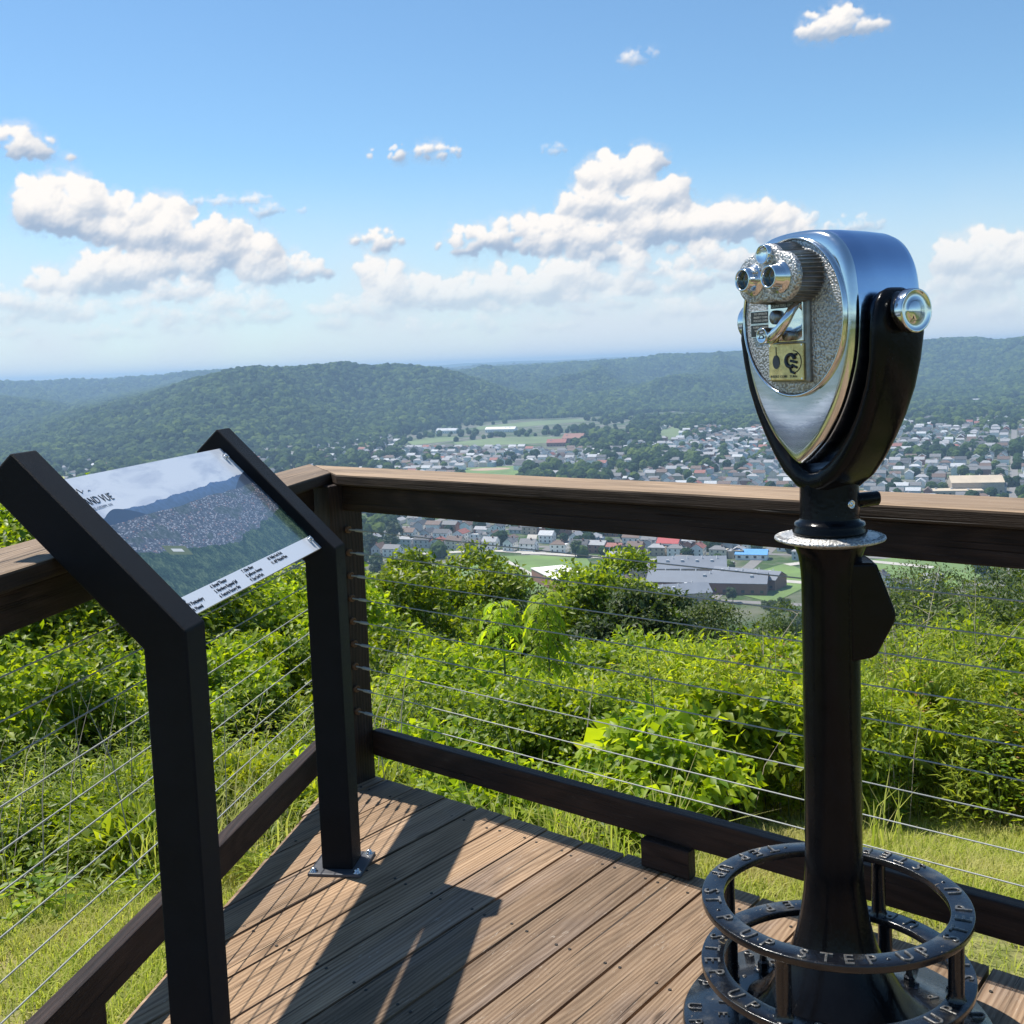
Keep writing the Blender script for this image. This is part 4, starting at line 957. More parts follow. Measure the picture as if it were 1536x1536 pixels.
def house_geo(L, W, H, rh, wing=0, hip=False):
    """returns (wall verts, faces), (roof verts, faces) in local coords"""
    w = MB(); r = MB()
    def blk(x0, x1, y0, y1, h, rh, alongx):
        w.box(x0, x1, y0, y1, -1.5, h)
        o = .45
        if alongx:
            ym = (y0 + y1) / 2; ins = (y1 - y0) / 2 if hip else 0
            w.add([(x0, y0, h), (x0, y1, h), (x0 + ins * .0, ym, h + (0 if hip else rh))], [(0, 2, 1)]); w.add([(x1, y0, h), (x1, y1, h), (x1, ym, h + (0 if hip else rh))], [(0, 1, 2)])
            A_ = [(x0 - o, y0 - o, h - .2), (x1 + o, y0 - o, h - .2), (x1 + o - ins, ym, h + rh), (x0 - o + ins, ym, h + rh), (x0 - o, y1 + o, h - .2), (x1 + o, y1 + o, h - .2)]
        else:
            xm = (x0 + x1) / 2; ins = (x1 - x0) / 2 if hip else 0
            w.add([(x0, y0, h), (x1, y0, h), (xm, y0, h + (0 if hip else rh))], [(0, 1, 2)]); w.add([(x0, y1, h), (x1, y1, h), (xm, y1, h + (0 if hip else rh))], [(0, 2, 1)])
            A_ = [(x1 + o, y0 - o, h - .2), (x1 + o, y1 + o, h - .2), (xm, y1 + o - ins, h + rh), (xm, y0 - o + ins, h + rh), (x0 - o, y0 - o, h - .2), (x0 - o, y1 + o, h - .2)]
        T = [(a, b, c + .22) for a, b, c in A_]
        r.add(A_ + T, [(6, 7, 8, 9), (9, 8, 11, 10), (0, 3, 2, 1), (3, 4, 5, 2), (0, 1, 7, 6), (4, 10, 11, 5), (1, 2, 8, 7), (2, 5, 11, 8), (0, 6, 9, 3), (3, 9, 10, 4)])
    blk(-L / 2, L / 2, -W / 2, W / 2, H, rh, True)
    if wing: blk(-L * .1, L * .32, -W / 2 - wing, -W / 2 + .2, H * .85, rh * .7, False)
    return w, r
placed = []
def ok_spot(x, y):
    for nm, p in FIELD.items():
        if inpoly(np.array(x), np.array(y), p): return False
    return True
def projpx(x, y, z=VZ + 3):
    p = np.array([x, y, z - EYE]); zz = p @ FWD; return PX + F * (p @ RIGHT) / zz, PY - F * (p @ UP) / zz
# grove mask: where trees replace houses (patches plus wooded belts)
def grove(x, y): return fbm(np.asarray(x, float), np.asarray(y, float), 230, 3, 7)
SPEC = []   # special clear zones (px boxes) around landmark buildings
LAND = [(840, 868, 75), (1070, 880, 62), (1130, 832, 16), (1004, 818, 14), (1458, 728, 42), (870, 662, 26), (830, 668, 20)]
cand = []
for j in range(-6, 38):
    for i in range(-14, 14):
        for side in (0, 1):
            for s in range(10):
                u = SU * i + 12 + s * 14.0 + random.uniform(-1.5, 1.5); v = SV * j + (17 if side == 0 else SV - 17) + random.uniform(-2, 2)
                x, y = gu * u + gv * v; r = math.hypot(x, y)
                if r < 640 or r > DMAX or y < 0: continue
                az = math.atan2(x, y)
                if abs(az) > .50: continue
                px, py = projpx(x, y)
                if px < 380 and r > 1300 and py < 700: 
                    if random.random() < .75: continue
                if r < 960 and (px < 560 or px > 1420 ): continue
                if px < 560 and random.random() < .35: continue
                if py < 640 and px < 1200: continue
                if py < 628: continue
                if 600 < px < 940 and py < 672: continue
                if any(abs(px - a) < w_ and abs(py - b) < w_ * .42 for a, b, w_ in LAND): continue
                if 980 < px < 1190 and 860 < py: continue
                g_ = float(grove(x, y))
                lim = .68 if px > 850 else .56
                if g_ > lim + .03 and random.random() < .85: continue
                if not ok_spot(x, y): continue
                if random.random() < .04: continue
                cand.append((r, x, y, side, px, py))
cand.sort(); print('houses', len(cand))
def where(px, py):
    a = 'far left' if px < 520 else 'left of centre' if px < 700 else 'just left of centre' if px < 850 else 'centre' if px < 1000 else 'right of centre' if px < 1130 else 'near the viewer' if px < 1330 else 'right edge'
    b = 'foot of slope' if py > 845 else 'below the cap rail' if py > 775 else 'just over cap rail' if py > 715 else 'mid town' if py > 680 else 'far side of town'
    return a, b
VAR = []
for k in range(8):
    L = random.uniform(8, 12.5); W = random.uniform(6.2, 8.6); H = random.choice([3.0, 3.2, 5.4, 5.8, 6.0]); rh = random.uniform(1.8, 3.2); wing = random.choice([0, 0, 3, 4.5]); hip = k % 4 == 3
    VAR.append((L, W, H, rh, wing, hip))
vcache = {}
def window_mesh(L, W, H):
    mb = MB()
    for fl_ in range(1 if H < 4 else 2):
        z = 1.0 + 2.7 * fl_
        for sgn in (-1, 1):
            n = 3
            for k in range(n):
                x = -L / 2 + L * (k + .5) / n
                mb.box(x - .5, x + .5, sgn * W / 2 - (.03 if sgn > 0 else .03), sgn * W / 2 + .03, z, z + 1.3)
            for k in range(2):
                y = -W / 2 + W * (k + .5) / 2; mb.box(sgn * L / 2 - .03, sgn * L / 2 + .03, y - .45, y + .45, z, z + 1.3)
    return mb
HW = ['white'] * 12 + ['pale grey'] * 4 + ['cream'] * 3 + ['brick'] * 2 + ['light blue', 'tan']; HR = ['grey'] * 5 + ['dark grey'] * 4 + ['light grey'] * 6 + ['brown'] * 3 + ['reddish'] + ['silver'] * 3
rest = []
def hmesh(key, mb, m):
    if key in vcache: return vcache[key]
    o = mb.build(key[0], m); me = o.data; bpy.data.objects.remove(o); vcache[key] = me; return me
def mesh_child(name, me, parent):
    o = bpy.data.objects.new(name, me); COL.objects.link(o); o.parent = parent; return o
for k, (r, x, y, side, px, py) in enumerate(cand):
    vi = random.randrange(8); L, W, H, rh, wing, hip = VAR[vi]; wc = random.choice(HW); rc = random.choice(HR)
    rot = -GA + (PI if side else 0) + (PI / 2 if random.random() < .45 else 0) + random.uniform(-.05, .05)
    if k < 292:
        a, b = where(px, py)
        lab = '%s %s house, %s roof, %s, %s' % ('tall' if H > 4 else 'low', wc, rc, a, b)
        if wing: lab = lab.replace(' house,', ' winged house,')
        if k < 110:
            e_ = empty('house', (x, y, VZ), lab, 'house', 'houses in the valley town', rot)
            w_, r_ = house_geo(L, W, H, rh, wing, hip)
            mesh_child('wall', hmesh(('wall', vi, wc), w_, WM[wc]), e_); ro = mesh_child('roof', hmesh(('roof', vi, rc), r_, RM[rc]), e_)
            cm_ = MB(); cm_.box(-L * .2 - .4, -L * .2 + .4, -.4 + W * .12, .4 + W * .12, H, H + rh + .9); mesh_child('chimney', hmesh(('chimney', vi), cm_, WM['brick']), ro)
            mesh_child('window', hmesh(('window', vi), window_mesh(L, W, H), M_WIN), e_)['kind'] = 'stuff'
        else:
            w_, r_ = house_geo(L, W, H, rh, wing, hip); key = ('house', vi, wc, rc)
            if key not in vcache:
                nb = len(w_.f); off = len(w_.v); w_.v += r_.v; w_.f += [tuple(i + off for i in f) for f in r_.f]; w_.mi += [1] * len(r_.f); w_.sm += r_.sm
            me = hmesh(key, w_, [WM[wc], RM[rc]]); o = bpy.data.objects.new('house', me); COL.objects.link(o); o.location = (x, y, VZ); o.rotation_euler = (0, 0, rot); tag(o, lab, 'house', 'houses in the valley town')
        placed.append((x, y))
    else: rest.append((x, y, rot, vi, wc, rc)); placed.append((x, y))
big = MB(); mats = [WM[k] for k in WALLS] + [RM[k] for k in ROOFS]; wk = list(WALLS); rk = list(ROOFS)
for (x, y, rot, vi, wc, rc) in rest:
    w_, r_ = house_geo(*VAR[vi][:4], 0, VAR[vi][5]); Mx = Matrix.Translation((x, y, VZ)) @ Matrix.Rotation(rot, 4, 'Z')
    big.add([tuple(Mx @ Vector(v)) for v in w_.v], w_.f, wk.index(wc)); big.add([tuple(Mx @ Vector(v)) for v in r_.v], r_.f, 6 + rk.index(rc))
tag(big.build('distant_houses', mats), kind='stuff')
# --- landmark buildings
def building(name, px, py, L, W, H, rot, wallm, roofm, label, roof='flat', rh=2.5, cat='building'):
    x, y = G(px, py); e_ = empty(name, (x, y, VZ), label, cat, None, rot)
    if roof == 'flat':
        mb = MB(); mb.box(-L / 2, L / 2, -W / 2, W / 2, -1, H); mb.build('wall', wallm, e_)
        mb = MB(); mb.box(-L / 2 + .25, L / 2 - .25, -W / 2 + .25, W / 2 - .25, H + .002, H + .25); ro = mb.build('roof', roofm, e_)
        for k in range(max(1, int(L / 14))):
            mb = MB(); cx = -L / 2 + (k + .6) * 13; cy = random.uniform(-W * .25, W * .25); mb.box(cx - .9, cx + .9, cy - .8, cy + .8, H + .25, H + 1.3); mb.build('roof_unit', WM['pale grey'], ro)
    else:
        w_, r_ = house_geo(L, W, H, rh); w_.build('wall', wallm, e_); ro = r_.build('roof', roofm, e_)
        for k in range(int(L / 9) if L > 25 else 0):
            mb = MB(); cx = -L / 2 + (k + .7) * 8.6; cy = random.choice([-1, 1]) * W * .22; mb.box(cx - .8, cx + .8, cy - .7, cy + .7, H, H + rh * .62 + .9); mb.build('roof_unit', WM['pale grey'], ro)
            mb = MB(); mb.box(cx + 3.4, cx + 3.56, -W / 2 - .3, W / 2 + .3, H - .1, H + .3) if False else mb.lathe([(.3, H), (.3, H + rh + .8), (.01, H + rh + .9)], 8, Matrix.Translation((cx + 3, cy * .5, 0))); mb.build('roof_vent', RM['silver'], ro)
    mb = MB(); n = int(L / 5)
    for k in range(n):
        xx = -L / 2 + L * (k + .5) / n
        for sg in (-1, 1): mb.box(xx - .9, xx + .9, sg * W / 2 - .04, sg * W / 2 + .04, 1.2, min(H - .6, 2.8))
    mb.build('window', M_WIN, e_)['kind'] = 'stuff'
    return e_
M_WROOF = simple('white_membrane_roof', (0.80, 0.77, 0.72), .8, 0, .06, .1); M_SROOF = simple('slate_metal_roof', (0.16, 0.18, 0.215), .6, 0, .1, .1); M_BROOF = simple('blue_metal_roof', (0.10, 0.32, 0.62), .5, 0, .1, .2)
M_TROOF = simple('tan_metal_roof', (0.56, 0.46, 0.33), .7, 0, .1, .1)
# long white-roofed building: corners seen around (797,848)-(843,845)-(868,868)-(862,884)
pA, pB, pC = np.array(gz(797, 853, VZ + 7)[:2]), np.array(gz(838, 845, VZ + 7)[:2]), np.array(gz(866, 887, VZ + 7)[:2])
dl = pC - pA; Ln = np.linalg.norm(dl); dl /= Ln; wn = abs((pB - pA) @ np.array([-dl[1], dl[0]])); cc_ = (pA + pC) / 2 + np.array([-dl[1], dl[0]]) * (wn / 2) * (1 if (pB - pA) @ np.array([-dl[1], dl[0]]) > 0 else -1)
def proj_c(p, z): return projpx(p[0], p[1], z)
q_ = empty('long_flat_building', (cc_[0], cc_[1], VZ), 'long brick building under a flat white roof beside the green playing field', 'building', None, math.atan2(dl[1], dl[0]))
mb = MB(); mb.box(-Ln / 2, Ln / 2, -wn / 2, wn / 2, -1, 7); mb.build('wall', WM['brick'], q_); mb = MB(); mb.box(-Ln / 2 - .3, Ln / 2 + .3, -wn / 2 - .3, wn / 2 + .3, 7.002, 7.5); mb.build('roof', M_WROOF, q_)
for k in range(3):
    mb = MB(); mb.box(-Ln * .25 + k * 9 - 1, -Ln * .25 + k * 9 + 1, -2, 0, 7.5, 8.6); mb.build('roof_unit', WM['pale grey'], q_)
building('school_building', 1062, 886, 66, 20, 6.5, -GA + .12, WM['brick'], M_SROOF, 'slate roofed school wing running across the foot of the slope, longest of its group', 'gable', 4.5)
building('school_building', 1038, 868, 40, 26, 8.5, -GA + .25, WM['tan'], M_SROOF, 'tall slate roofed school hall behind the longest school wing', 'gable', 5)
building('school_building', 1122, 878, 40, 16, 6, -GA - .22, WM['brick'], M_SROOF, 'slate roofed school wing nearest the binocular column', 'gable', 3.5)
building('school_building', 1015, 902, 34, 20, 6, -GA + .5, WM['tan'], M_SROOF, 'lowest slate roofed school wing half hidden by trees', 'gable', 3.5)
building('blue_roof_house', 1128, 838, 20, 11, 3.6, -GA + .1, WM['white'], M_BROOF, 'low white house with a bright blue metal roof', 'gable', 2.6, 'house')
building('red_roof_house', 1004, 822, 15, 10, 4, -GA, WM['white'], simple('red_shingle', (0.42, 0.06, 0.06), .7), 'white house with a bright red roof below the cap rail', 'gable', 3.4, 'house')
building('tan_hall', 1463, 738, 44, 26, 10, -GA + .2, WM['tan'], M_TROOF, 'large tan hall with a pale tan roof above the cap rail at the right', 'gable', 5)
building('tan_hall', 1432, 742, 46, 20, 4.5, -GA + .2, WM['tan'], M_TROOF, 'low tan annexe in front of the large tan hall', 'flat')
building('brick_block', 862, 664, 34, 24, 8, -GA, WM['brick'], simple('terracotta_roof', (0.30, 0.15, 0.115), .8), 'far terracotta roofed block at the near edge of the far fields, right one of two', 'gable', 7)
building('brick_block', 836, 669, 30, 22, 6, -GA + .2, WM['brick'], RM['reddish'], 'far reddish block beside the terracotta roofed one, left one of two', 'gable', 5)
building('long_shed', 752, 648, 60, 18, 6, -GA + .1, WM['white'], M_WROOF, 'white shed on the far farmland left of centre', 'gable', 4, 'shed')
building('long_shed', 672, 650, 46, 16, 6, -GA - .1, WM['white'], RM['silver'], 'long white shed at the foot of the wooded hill', 'gable', 4, 'shed')
building('long_shed', 1460, 604, 110, 40, 8, -GA, WM['white'], RM['silver'], 'pale warehouse in the trees below the far right ridge', 'flat', 4, 'warehouse')

# ------------------------------------------------------------------ trees of the town and the forest on the hills
def foliage_mat(name, dark, lite, trans=.35, hue=.0, rough=.6, nscale=0):
    m, t, out = mat(name); isl = island(t); oi = t.new('ShaderNodeObjectInfo').outputs['Random']
    c = t.mix(isl, dark, lite); c2 = t.mix(1.0, c, (1.25, 1.05, .55), 'MULTIPLY'); c = t.mix(t.math('MULTIPLY', t.math('POWER', t.math('FRACT', t.math('MULTIPLY', isl, 13.7)), 3.0), .7), c, c2)
    if nscale:
        nz = t.noise(t.new('ShaderNodeNewGeometry').outputs['Position'], nscale, 3, .6); c = t.mix(t.mapr(nz, .38, .64, 0, .85), c, t.mix(1.0, c, (1.5, 1.35, .7), 'MULTIPLY')); nz2 = t.noise(t.new('ShaderNodeNewGeometry').outputs['Position'], nscale * 2.6, 3, .6); c = t.mix(t.mapr(nz2, .40, .54, .5, 0), c, t.mix(1.0, c, (.38, .50, .65), 'MULTIPLY'))
    k = t.mapr(oi, 0, 1, .8, 1.2); cs = t.vmath('SCALE', c); t.l.new(k, cs.node.inputs['Scale'])
    d = t.new('ShaderNodeBsdfPrincipled'); t.put(d.inputs['Base Color'], cs); d.inputs['Roughness'].default_value = rough; d.inputs['Specular IOR Level'].default_value = .35
    tl = t.new('ShaderNodeBsdfTranslucent'); tc = t.mix(1.0, cs, (2.1, 2.0, .55), 'MULTIPLY'); t.put(tl.inputs[0], tc)
    ms = t.new('ShaderNodeMixShader'); ms.inputs[0].default_value = trans; t.l.new(d.outputs[0], ms.inputs[1]); t.l.new(tl.outputs[0], ms.inputs[2]); t.l.new(ms.outputs[0], out.inputs[0]); return m
M_BARK = simple('tree_bark', (0.07, 0.05, 0.035), .9, 0, .3, 4)
M_TFOL = foliage_mat('town_foliage', (0.016, 0.038, 0.010), (0.055, 0.095, 0.022), .15)
def crown_mesh(seed, nlump=16, nleaf=2600, tall=1.0):
    """unit tree: height 1, crown of many leaf sized faces around lumps, plus trunk"""
    g = np.random.default_rng(seed); cs = []
    for k in range(nlump):
        a = g.uniform(0, 2 * PI); rr = g.uniform(0, .30) ** 1.0; z = g.uniform(.30, .84); rr *= math.sin(PI * np.clip((z - .12) / .88, 0, 1)) ** .6 * 1.15
        cs.append((math.cos(a) * rr, math.sin(a) * rr, z, g.uniform(.11, .19)))
    cs.append((0, 0, .55, .26)); cs = np.array(cs)
    w_ = cs[:, 3] ** 2; pick = g.choice(len(cs), nleaf, p=w_ / w_.sum()); d = g.standard_normal((nleaf, 3)); d /= np.linalg.norm(d, axis=1)[:, None]
    pos = cs[pick, :3] + d * cs[pick, 3:4] * (g.uniform(.72, 1.06, (nleaf, 1))); pos[:, 2] = .5 + (pos[:, 2] - .5) * tall
    nrm = d * .7 + g.standard_normal((nleaf, 3)) * .45; nrm /= np.linalg.norm(nrm, axis=1)[:, None]
    t1 = np.cross(nrm, g.standard_normal((nleaf, 3))); t1 /= np.linalg.norm(t1, axis=1)[:, None]; t2 = np.cross(nrm, t1); s = g.uniform(.016, .034, (nleaf, 1))
    V = np.stack([pos - t1 * s, pos - t2 * s * .7, pos + t1 * s, pos + t2 * s * .7], 1).reshape(-1, 3); Fc = np.arange(nleaf * 4).reshape(-1, 4)
    # opaque inner lumps so that gaps read dark, not see-through everywhere
    ico = bpy.data.meshes.new('x'); import bmesh; bm = bmesh.new(); bmesh.ops.create_icosphere(bm, subdivisions=1, radius=1); iv = np.array([v.co[:] for v in bm.verts]); ifc = np.array([[v.index for v in f.verts] for f in bm.faces]); bm.free(); bpy.data.meshes.remove(ico)
    vs = [V]; fs = []; n0 = len(V); tri = []
    for c in cs: vs.append(iv * c[3] * .74 + c[:3] * [1, 1, tall] + [0, 0, .5 * (1 - tall)]); tri.append(ifc + n0); n0 += len(iv)
    V = np.concatenate(vs); tri = np.concatenate(tri); quad = Fc
    # trunk
    mb = MB(); mb.tube([(0, 0, 0), (.005, 0, .2), (.0, .01, .5)], [.028, .02, .01], 6); nb = len(V)
    me = bpy.data.meshes.new('tree'); faces = [tuple(f) for f in quad.tolist()] + [tuple(f) for f in tri.tolist()]; me.from_pydata(V.tolist(), [], faces); me.materials.append(M_TFOL); me.update(); 
    tb = mb.build('trunk', M_BARK); tm = tb.data; bpy.data.objects.remove(tb); return me, tm
CR = [crown_mesh(100 + k, 14 + k, 2300, 1.0 if k % 3 else 1.12) for k in range(5)]
tc_ = []
g = np.random.default_rng(42)
HP = np.array(placed)
N = 9000; rr = np.sqrt(g.uniform(600 ** 2, 2500 ** 2, N)); aa = g.uniform(-.5, .5, N); X = rr * np.sin(aa); Y = rr * np.cos(aa); gr = grove(X, Y)
from mathutils import kdtree
kd = kdtree.KDTree(len(HP)); [kd.insert((a, b, 0), i) for i, (a, b) in enumerate(HP)]; kd.balance()
LB = [G(a, b) + (w_ * .6,) for a, b, w_ in [(835, 872, 38), (1062, 886, 50), (1038, 868, 34), (1122, 878, 34), (1128, 838, 18), (1004, 820, 16), (1463, 738, 40), (1432, 742, 36), (862, 664, 50), (836, 669, 44), (752, 648, 50), (672, 650, 40)]]
for k in range(N):
    x, y, r = X[k], Y[k], rr[k]; px, py = projpx(x, y)
    dense = gr[k] > .63 or (py < 642 and px > 950) or (px < 600) or (px < 900 and 700 < py < 745 and px > 790) or py > 900
    if not dense and g.random() > .34: continue
    if not all(ok_spot(x * (1 + d__ / r), y * (1 + d__ / r)) for d__ in (0, 70, 140, 210)): continue
    if kd.find((x, y, 0))[2] < 7.5: continue
    if any(math.hypot(x - a, y - b) < c for a, b, c in LB): continue
    if r > 2500: continue
    h = g.uniform(7, 14) * (1.15 if dense else .85)
    tc_.append((r, x, y, h, px, py))
tc_.sort(key=lambda q: q[0] / q[3] ** .5); print('trees', len(tc_))
TS = ['broad', 'rounded', 'bushy', 'dense', 'spreading']
for k, (r, x, y, h, px, py) in enumerate(tc_[:165]):
    v = k % 5; a, b = where(px, py); size = 'tall' if h > 14.5 else 'medium' if h > 11 else 'small'
    lab = '%s %s green town tree, %s, %s' % (size, TS[v], a, b)
    o = bpy.data.objects.new('tree', None); COL.objects.link(o); o.location = (x, y, VZ); wsc = g.uniform(.85, 1.35); o.scale = (h * wsc, h * wsc, h); o.rotation_euler = (0, 0, g.uniform(0, 6.28)); tag(o, lab, 'tree', 'trees of the valley town')
    mesh_child('crown', CR[v][0], o); mesh_child('trunk', CR[v][1], o)
FP = [(x, y, VZ + h * .45, h * .52) for (r, x, y, h, px, py) in tc_[165:]]
# forest on the slopes: crowns instanced over the hills as one stuff object
N = 150000; q = g.uniform(0, 1, N); rr = np.where(q < .8, 1650 + 3250 * g.uniform(0, 1, N) ** .85, 4900 + 4000 * g.uniform(0, 1, N)); aa = g.uniform(-.47, .47, N); X = rr * np.sin(aa); Y = rr * np.cos(aa); Zt = height(X, Y)
onh = (Zt > VZ + 1.5) | (rr > 2650)
d_ = 3.0; nx_ = height(X * (1 + 40 / rr), Y * (1 + 40 / rr)) - Zt      # rising away from the camera = faces us
vis = (nx_ > -9) | (rr < 1900)
fieldm = np.zeros(N, bool)
for nm in ('farm1', 'farm2', 'farm3', 'lot'):
    for d__ in (0, 70, 140): fieldm |= inpoly(X * (1 + d__ / rr), Y * (1 + d__ / rr), FIELD[nm])
clear = (fbm(X, Y, 300, 2, 91) > .80)
keepm = onh & vis & ~fieldm & ~clear
X, Y, Zt, rr = X[keepm], Y[keepm], Zt[keepm], rr[keepm]
sc_ = np.clip(np.exp(g.normal(1.9, .28, len(X))), 3.5, 10.5) * (1 + sm(rr, 3200, 6500) * .5) * (.75 + .5 * fbm(X, Y, 60, 2, 33))


print('forest', len(X), 'rest trees', len(FP))
PV = np.concatenate([np.stack([X, Y, Zt + sc_ * .35], 1), np.array([p[:3] for p in FP])]); PS = np.concatenate([sc_, np.array([p[3] for p in FP])])
m_, t, out = mat('forest_canopy'); geo = t.new('ShaderNodeNewGeometry').outputs['Position']; oi = t.new('ShaderNodeObjectInfo').outputs['Random']
c = t.ramp(oi, [(0, (0.010, 0.026, 0.009)), (.5, (0.028, 0.056, 0.015)), (1, (0.080, 0.120, 0.028))]); c = t.mix(t.mapr(t.noise(geo, .007, 5, .65), .42, .60, 0, .75), c, t.mix(1.0, c, (1.7, 1.5, 1.0), 'MULTIPLY')); principled(t, out, c, .9, 0, t.bump(t.noise(geo, 1.1, 3, .7), 1.0, .8), .1)
M_FOR = m_
def scatter(name, PV, PS, m, variants=5, sub=3, amp=.55, fr=2.2):
    me = bpy.data.meshes.new(name); me.vertices.add(len(PV)); me.vertices.foreach_set('co', PV.astype(np.float32).ravel()); at = me.attributes.new('s', 'FLOAT', 'POINT'); at.data.foreach_set('value', PS.astype(np.float32)); me.update(); me.materials.append(m)
    o = bpy.data.objects.new(name, me); COL.objects.link(o)
    ng = bpy.data.node_groups.new(name, 'GeometryNodeTree'); ng.interface.new_socket('Geometry', in_out='INPUT', socket_type='NodeSocketGeometry'); ng.interface.new_socket('Geometry', in_out='OUTPUT', socket_type='NodeSocketGeometry')
    n = ng.nodes; l = ng.links; gi = n.new('NodeGroupInput'); go = n.new('NodeGroupOutput'); jn = n.new('GeometryNodeJoinGeometry')
    for v in range(variants):
        ic = n.new('GeometryNodeMeshIcoSphere'); ic.inputs['Radius'].default_value = 1; ic.inputs['Subdivisions'].default_value = sub
        sp = n.new('GeometryNodeSetPosition'); l.new(ic.outputs[0], sp.inputs['Geometry']); ps = n.new('GeometryNodeInputPosition')
        ad = n.new('ShaderNodeVectorMath'); ad.operation = 'ADD'; l.new(ps.outputs[0], ad.inputs[0]); ad.inputs[1].default_value = (v * 9.1, v * 3.3, 0)
        nz = n.new('ShaderNodeTexNoise'); l.new(ad.outputs[0], nz.inputs['Vector']); nz.inputs['Scale'].default_value = fr; nz.inputs['Detail'].default_value = 4; nz.inputs['Roughness'].default_value = .7
        ma = n.new('ShaderNodeMath'); ma.operation = 'MULTIPLY_ADD'; l.new(nz.outputs['Fac'], ma.inputs[0]); ma.inputs[1].default_value = amp * 2; ma.inputs[2].default_value = 1 - amp
        sc = n.new('ShaderNodeVectorMath'); sc.operation = 'SCALE'; l.new(ps.outputs[0], sc.inputs[0]); l.new(ma.outputs[0], sc.inputs['Scale']); l.new(sc.outputs[0], sp.inputs['Position'])
        sm_ = n.new('GeometryNodeSetMaterial'); sm_.inputs['Material'].default_value = m; l.new(sp.outputs[0], sm_.inputs[0]); g2 = n.new('GeometryNodeGeometryToInstance'); l.new(sm_.outputs[0], g2.inputs[0]); l.new(g2.outputs[0], jn.inputs[0])
    ip = n.new('GeometryNodeInstanceOnPoints'); l.new(gi.outputs[0], ip.inputs['Points']); l.new(jn.outputs[0], ip.inputs['Instance']); ip.inputs['Pick Instance'].default_value = True
    ri = n.new('FunctionNodeRandomValue'); ri.data_type = 'INT'; ri.inputs['Min'].default_value = 0 if 'Min' in ri.inputs else 0
    for s_ in ri.inputs:
        if s_.type == 'INT' and s_.name == 'Max': s_.default_value = variants - 1
        if s_.type == 'INT' and s_.name == 'Min': s_.default_value = 0
    l.new([s_ for s_ in ri.outputs if s_.type == 'INT'][0], ip.inputs['Instance Index'])
    rv = n.new('FunctionNodeRandomValue'); rv.data_type = 'FLOAT_VECTOR'; vi_ = [s_ for s_ in rv.inputs if s_.type == 'VECTOR']; vi_[0].default_value = (-.25, -.25, 0); vi_[1].default_value = (.25, .25, 6.28); l.new([s_ for s_ in rv.outputs if s_.type == 'VECTOR'][0], ip.inputs['Rotation'])
    na = n.new('GeometryNodeInputNamedAttribute'); na.data_type = 'FLOAT'; na.inputs['Name'].default_value = 's'; l.new([s_ for s_ in na.outputs if s_.type == 'VALUE' and s_.name == 'Attribute'][0], ip.inputs['Scale'])
    l.new(ip.outputs[0], go.inputs[0]); md = o.modifiers.new('scatter', 'NODES'); md.node_group = ng; return o
tag(scatter('forest', PV, PS, M_FOR), kind='stuff')
# ------------------------------------------------------------------ haze
m_ = bpy.data.materials.new('haze_air'); m_.use_nodes = True; t = NT(m_.node_tree); t.n.clear(); out = t.new('ShaderNodeOutputMaterial'); vp = t.new('ShaderNodeVolumePrincipled')
vp.inputs['Color'].default_value = (.50, .74, 1.0, 1); vp.inputs['Density'].default_value = HAZE = 0.000165; vp.inputs['Anisotropy'].default_value = .15; t.l.new(vp.outputs[0], out.inputs[1])
mb = MB(); mb.box(-14600, 14600, -14500, 14500, -190, 52); hz_ = mb.build('haze', m_); tag(hz_, kind='stuff')
# ------------------------------------------------------------------ near vegetation
g = np.random.default_rng(77)
def unit(a): return a / np.maximum(np.linalg.norm(a, axis=-1, keepdims=True), 1e-9)
def leaf_arrays(pos, ax, nrm, ln, wd, fold=.25, droop=.25):
    """five-vertex folded, drooping leaves; pos base point, ax leaf axis, nrm upper side"""
    ax = unit(ax); side = unit(np.cross(ax, nrm)); up = unit(np.cross(side, ax)); ln = ln[:, None]; wd = wd[:, None]
    b = pos; c = pos + ax * ln * .48 - up * wd * fold; l = pos + ax * ln * .42 - side * wd * .5 + up * wd * fold * .3; r = pos + ax * ln * .42 + side * wd * .5 + up * wd * fold * .3
    t_ = pos + ax * ln * .96 - up * ln * droop
    V = np.stack([b, l, t_, r, c], 1).reshape(-1, 3); n = len(pos); o = (np.arange(n) * 5)[:, None]
    Fc = np.concatenate([o + [0, 4, 1], o + [1, 4, 2], o + [0, 3, 4], o + [3, 2, 4]], 1).reshape(-1, 3)
    return V, Fc
M_LEAF = foliage_mat('broad_leaf', (0.070, 0.145, 0.014), (0.29, 0.37, 0.030), .5, rough=.45, nscale=1.3)
M_LANCE = foliage_mat('weed_leaf', (0.12, 0.185, 0.02), (0.31, 0.37, 0.045), .46, rough=.45, nscale=.9)
M_TREE1 = foliage_mat('tree_leaf', (0.048, 0.098, 0.010), (0.22, 0.29, 0.024), .47, rough=.42, nscale=.8)
M_TREE2 = foliage_mat('dark_tree_leaf', (0.026, 0.054, 0.014), (0.075, 0.110, 0.030), .32, rough=.5, nscale=.4)
M_LIME = foliage_mat('lime_leaf', (0.24, 0.36, 0.02), (0.36, 0.46, 0.04), .5)
M_STEM = simple('green_stem', (0.10, 0.13, 0.04), .7, 0, .2, 4); M_TWIG = simple('dead_twig_bark', (0.34, 0.29, 0.22), .85, 0, .2, 6); M_VINE = foliage_mat('reddish_leaf', (0.16, 0.14, 0.03), (0.30, 0.16, 0.06), .35)
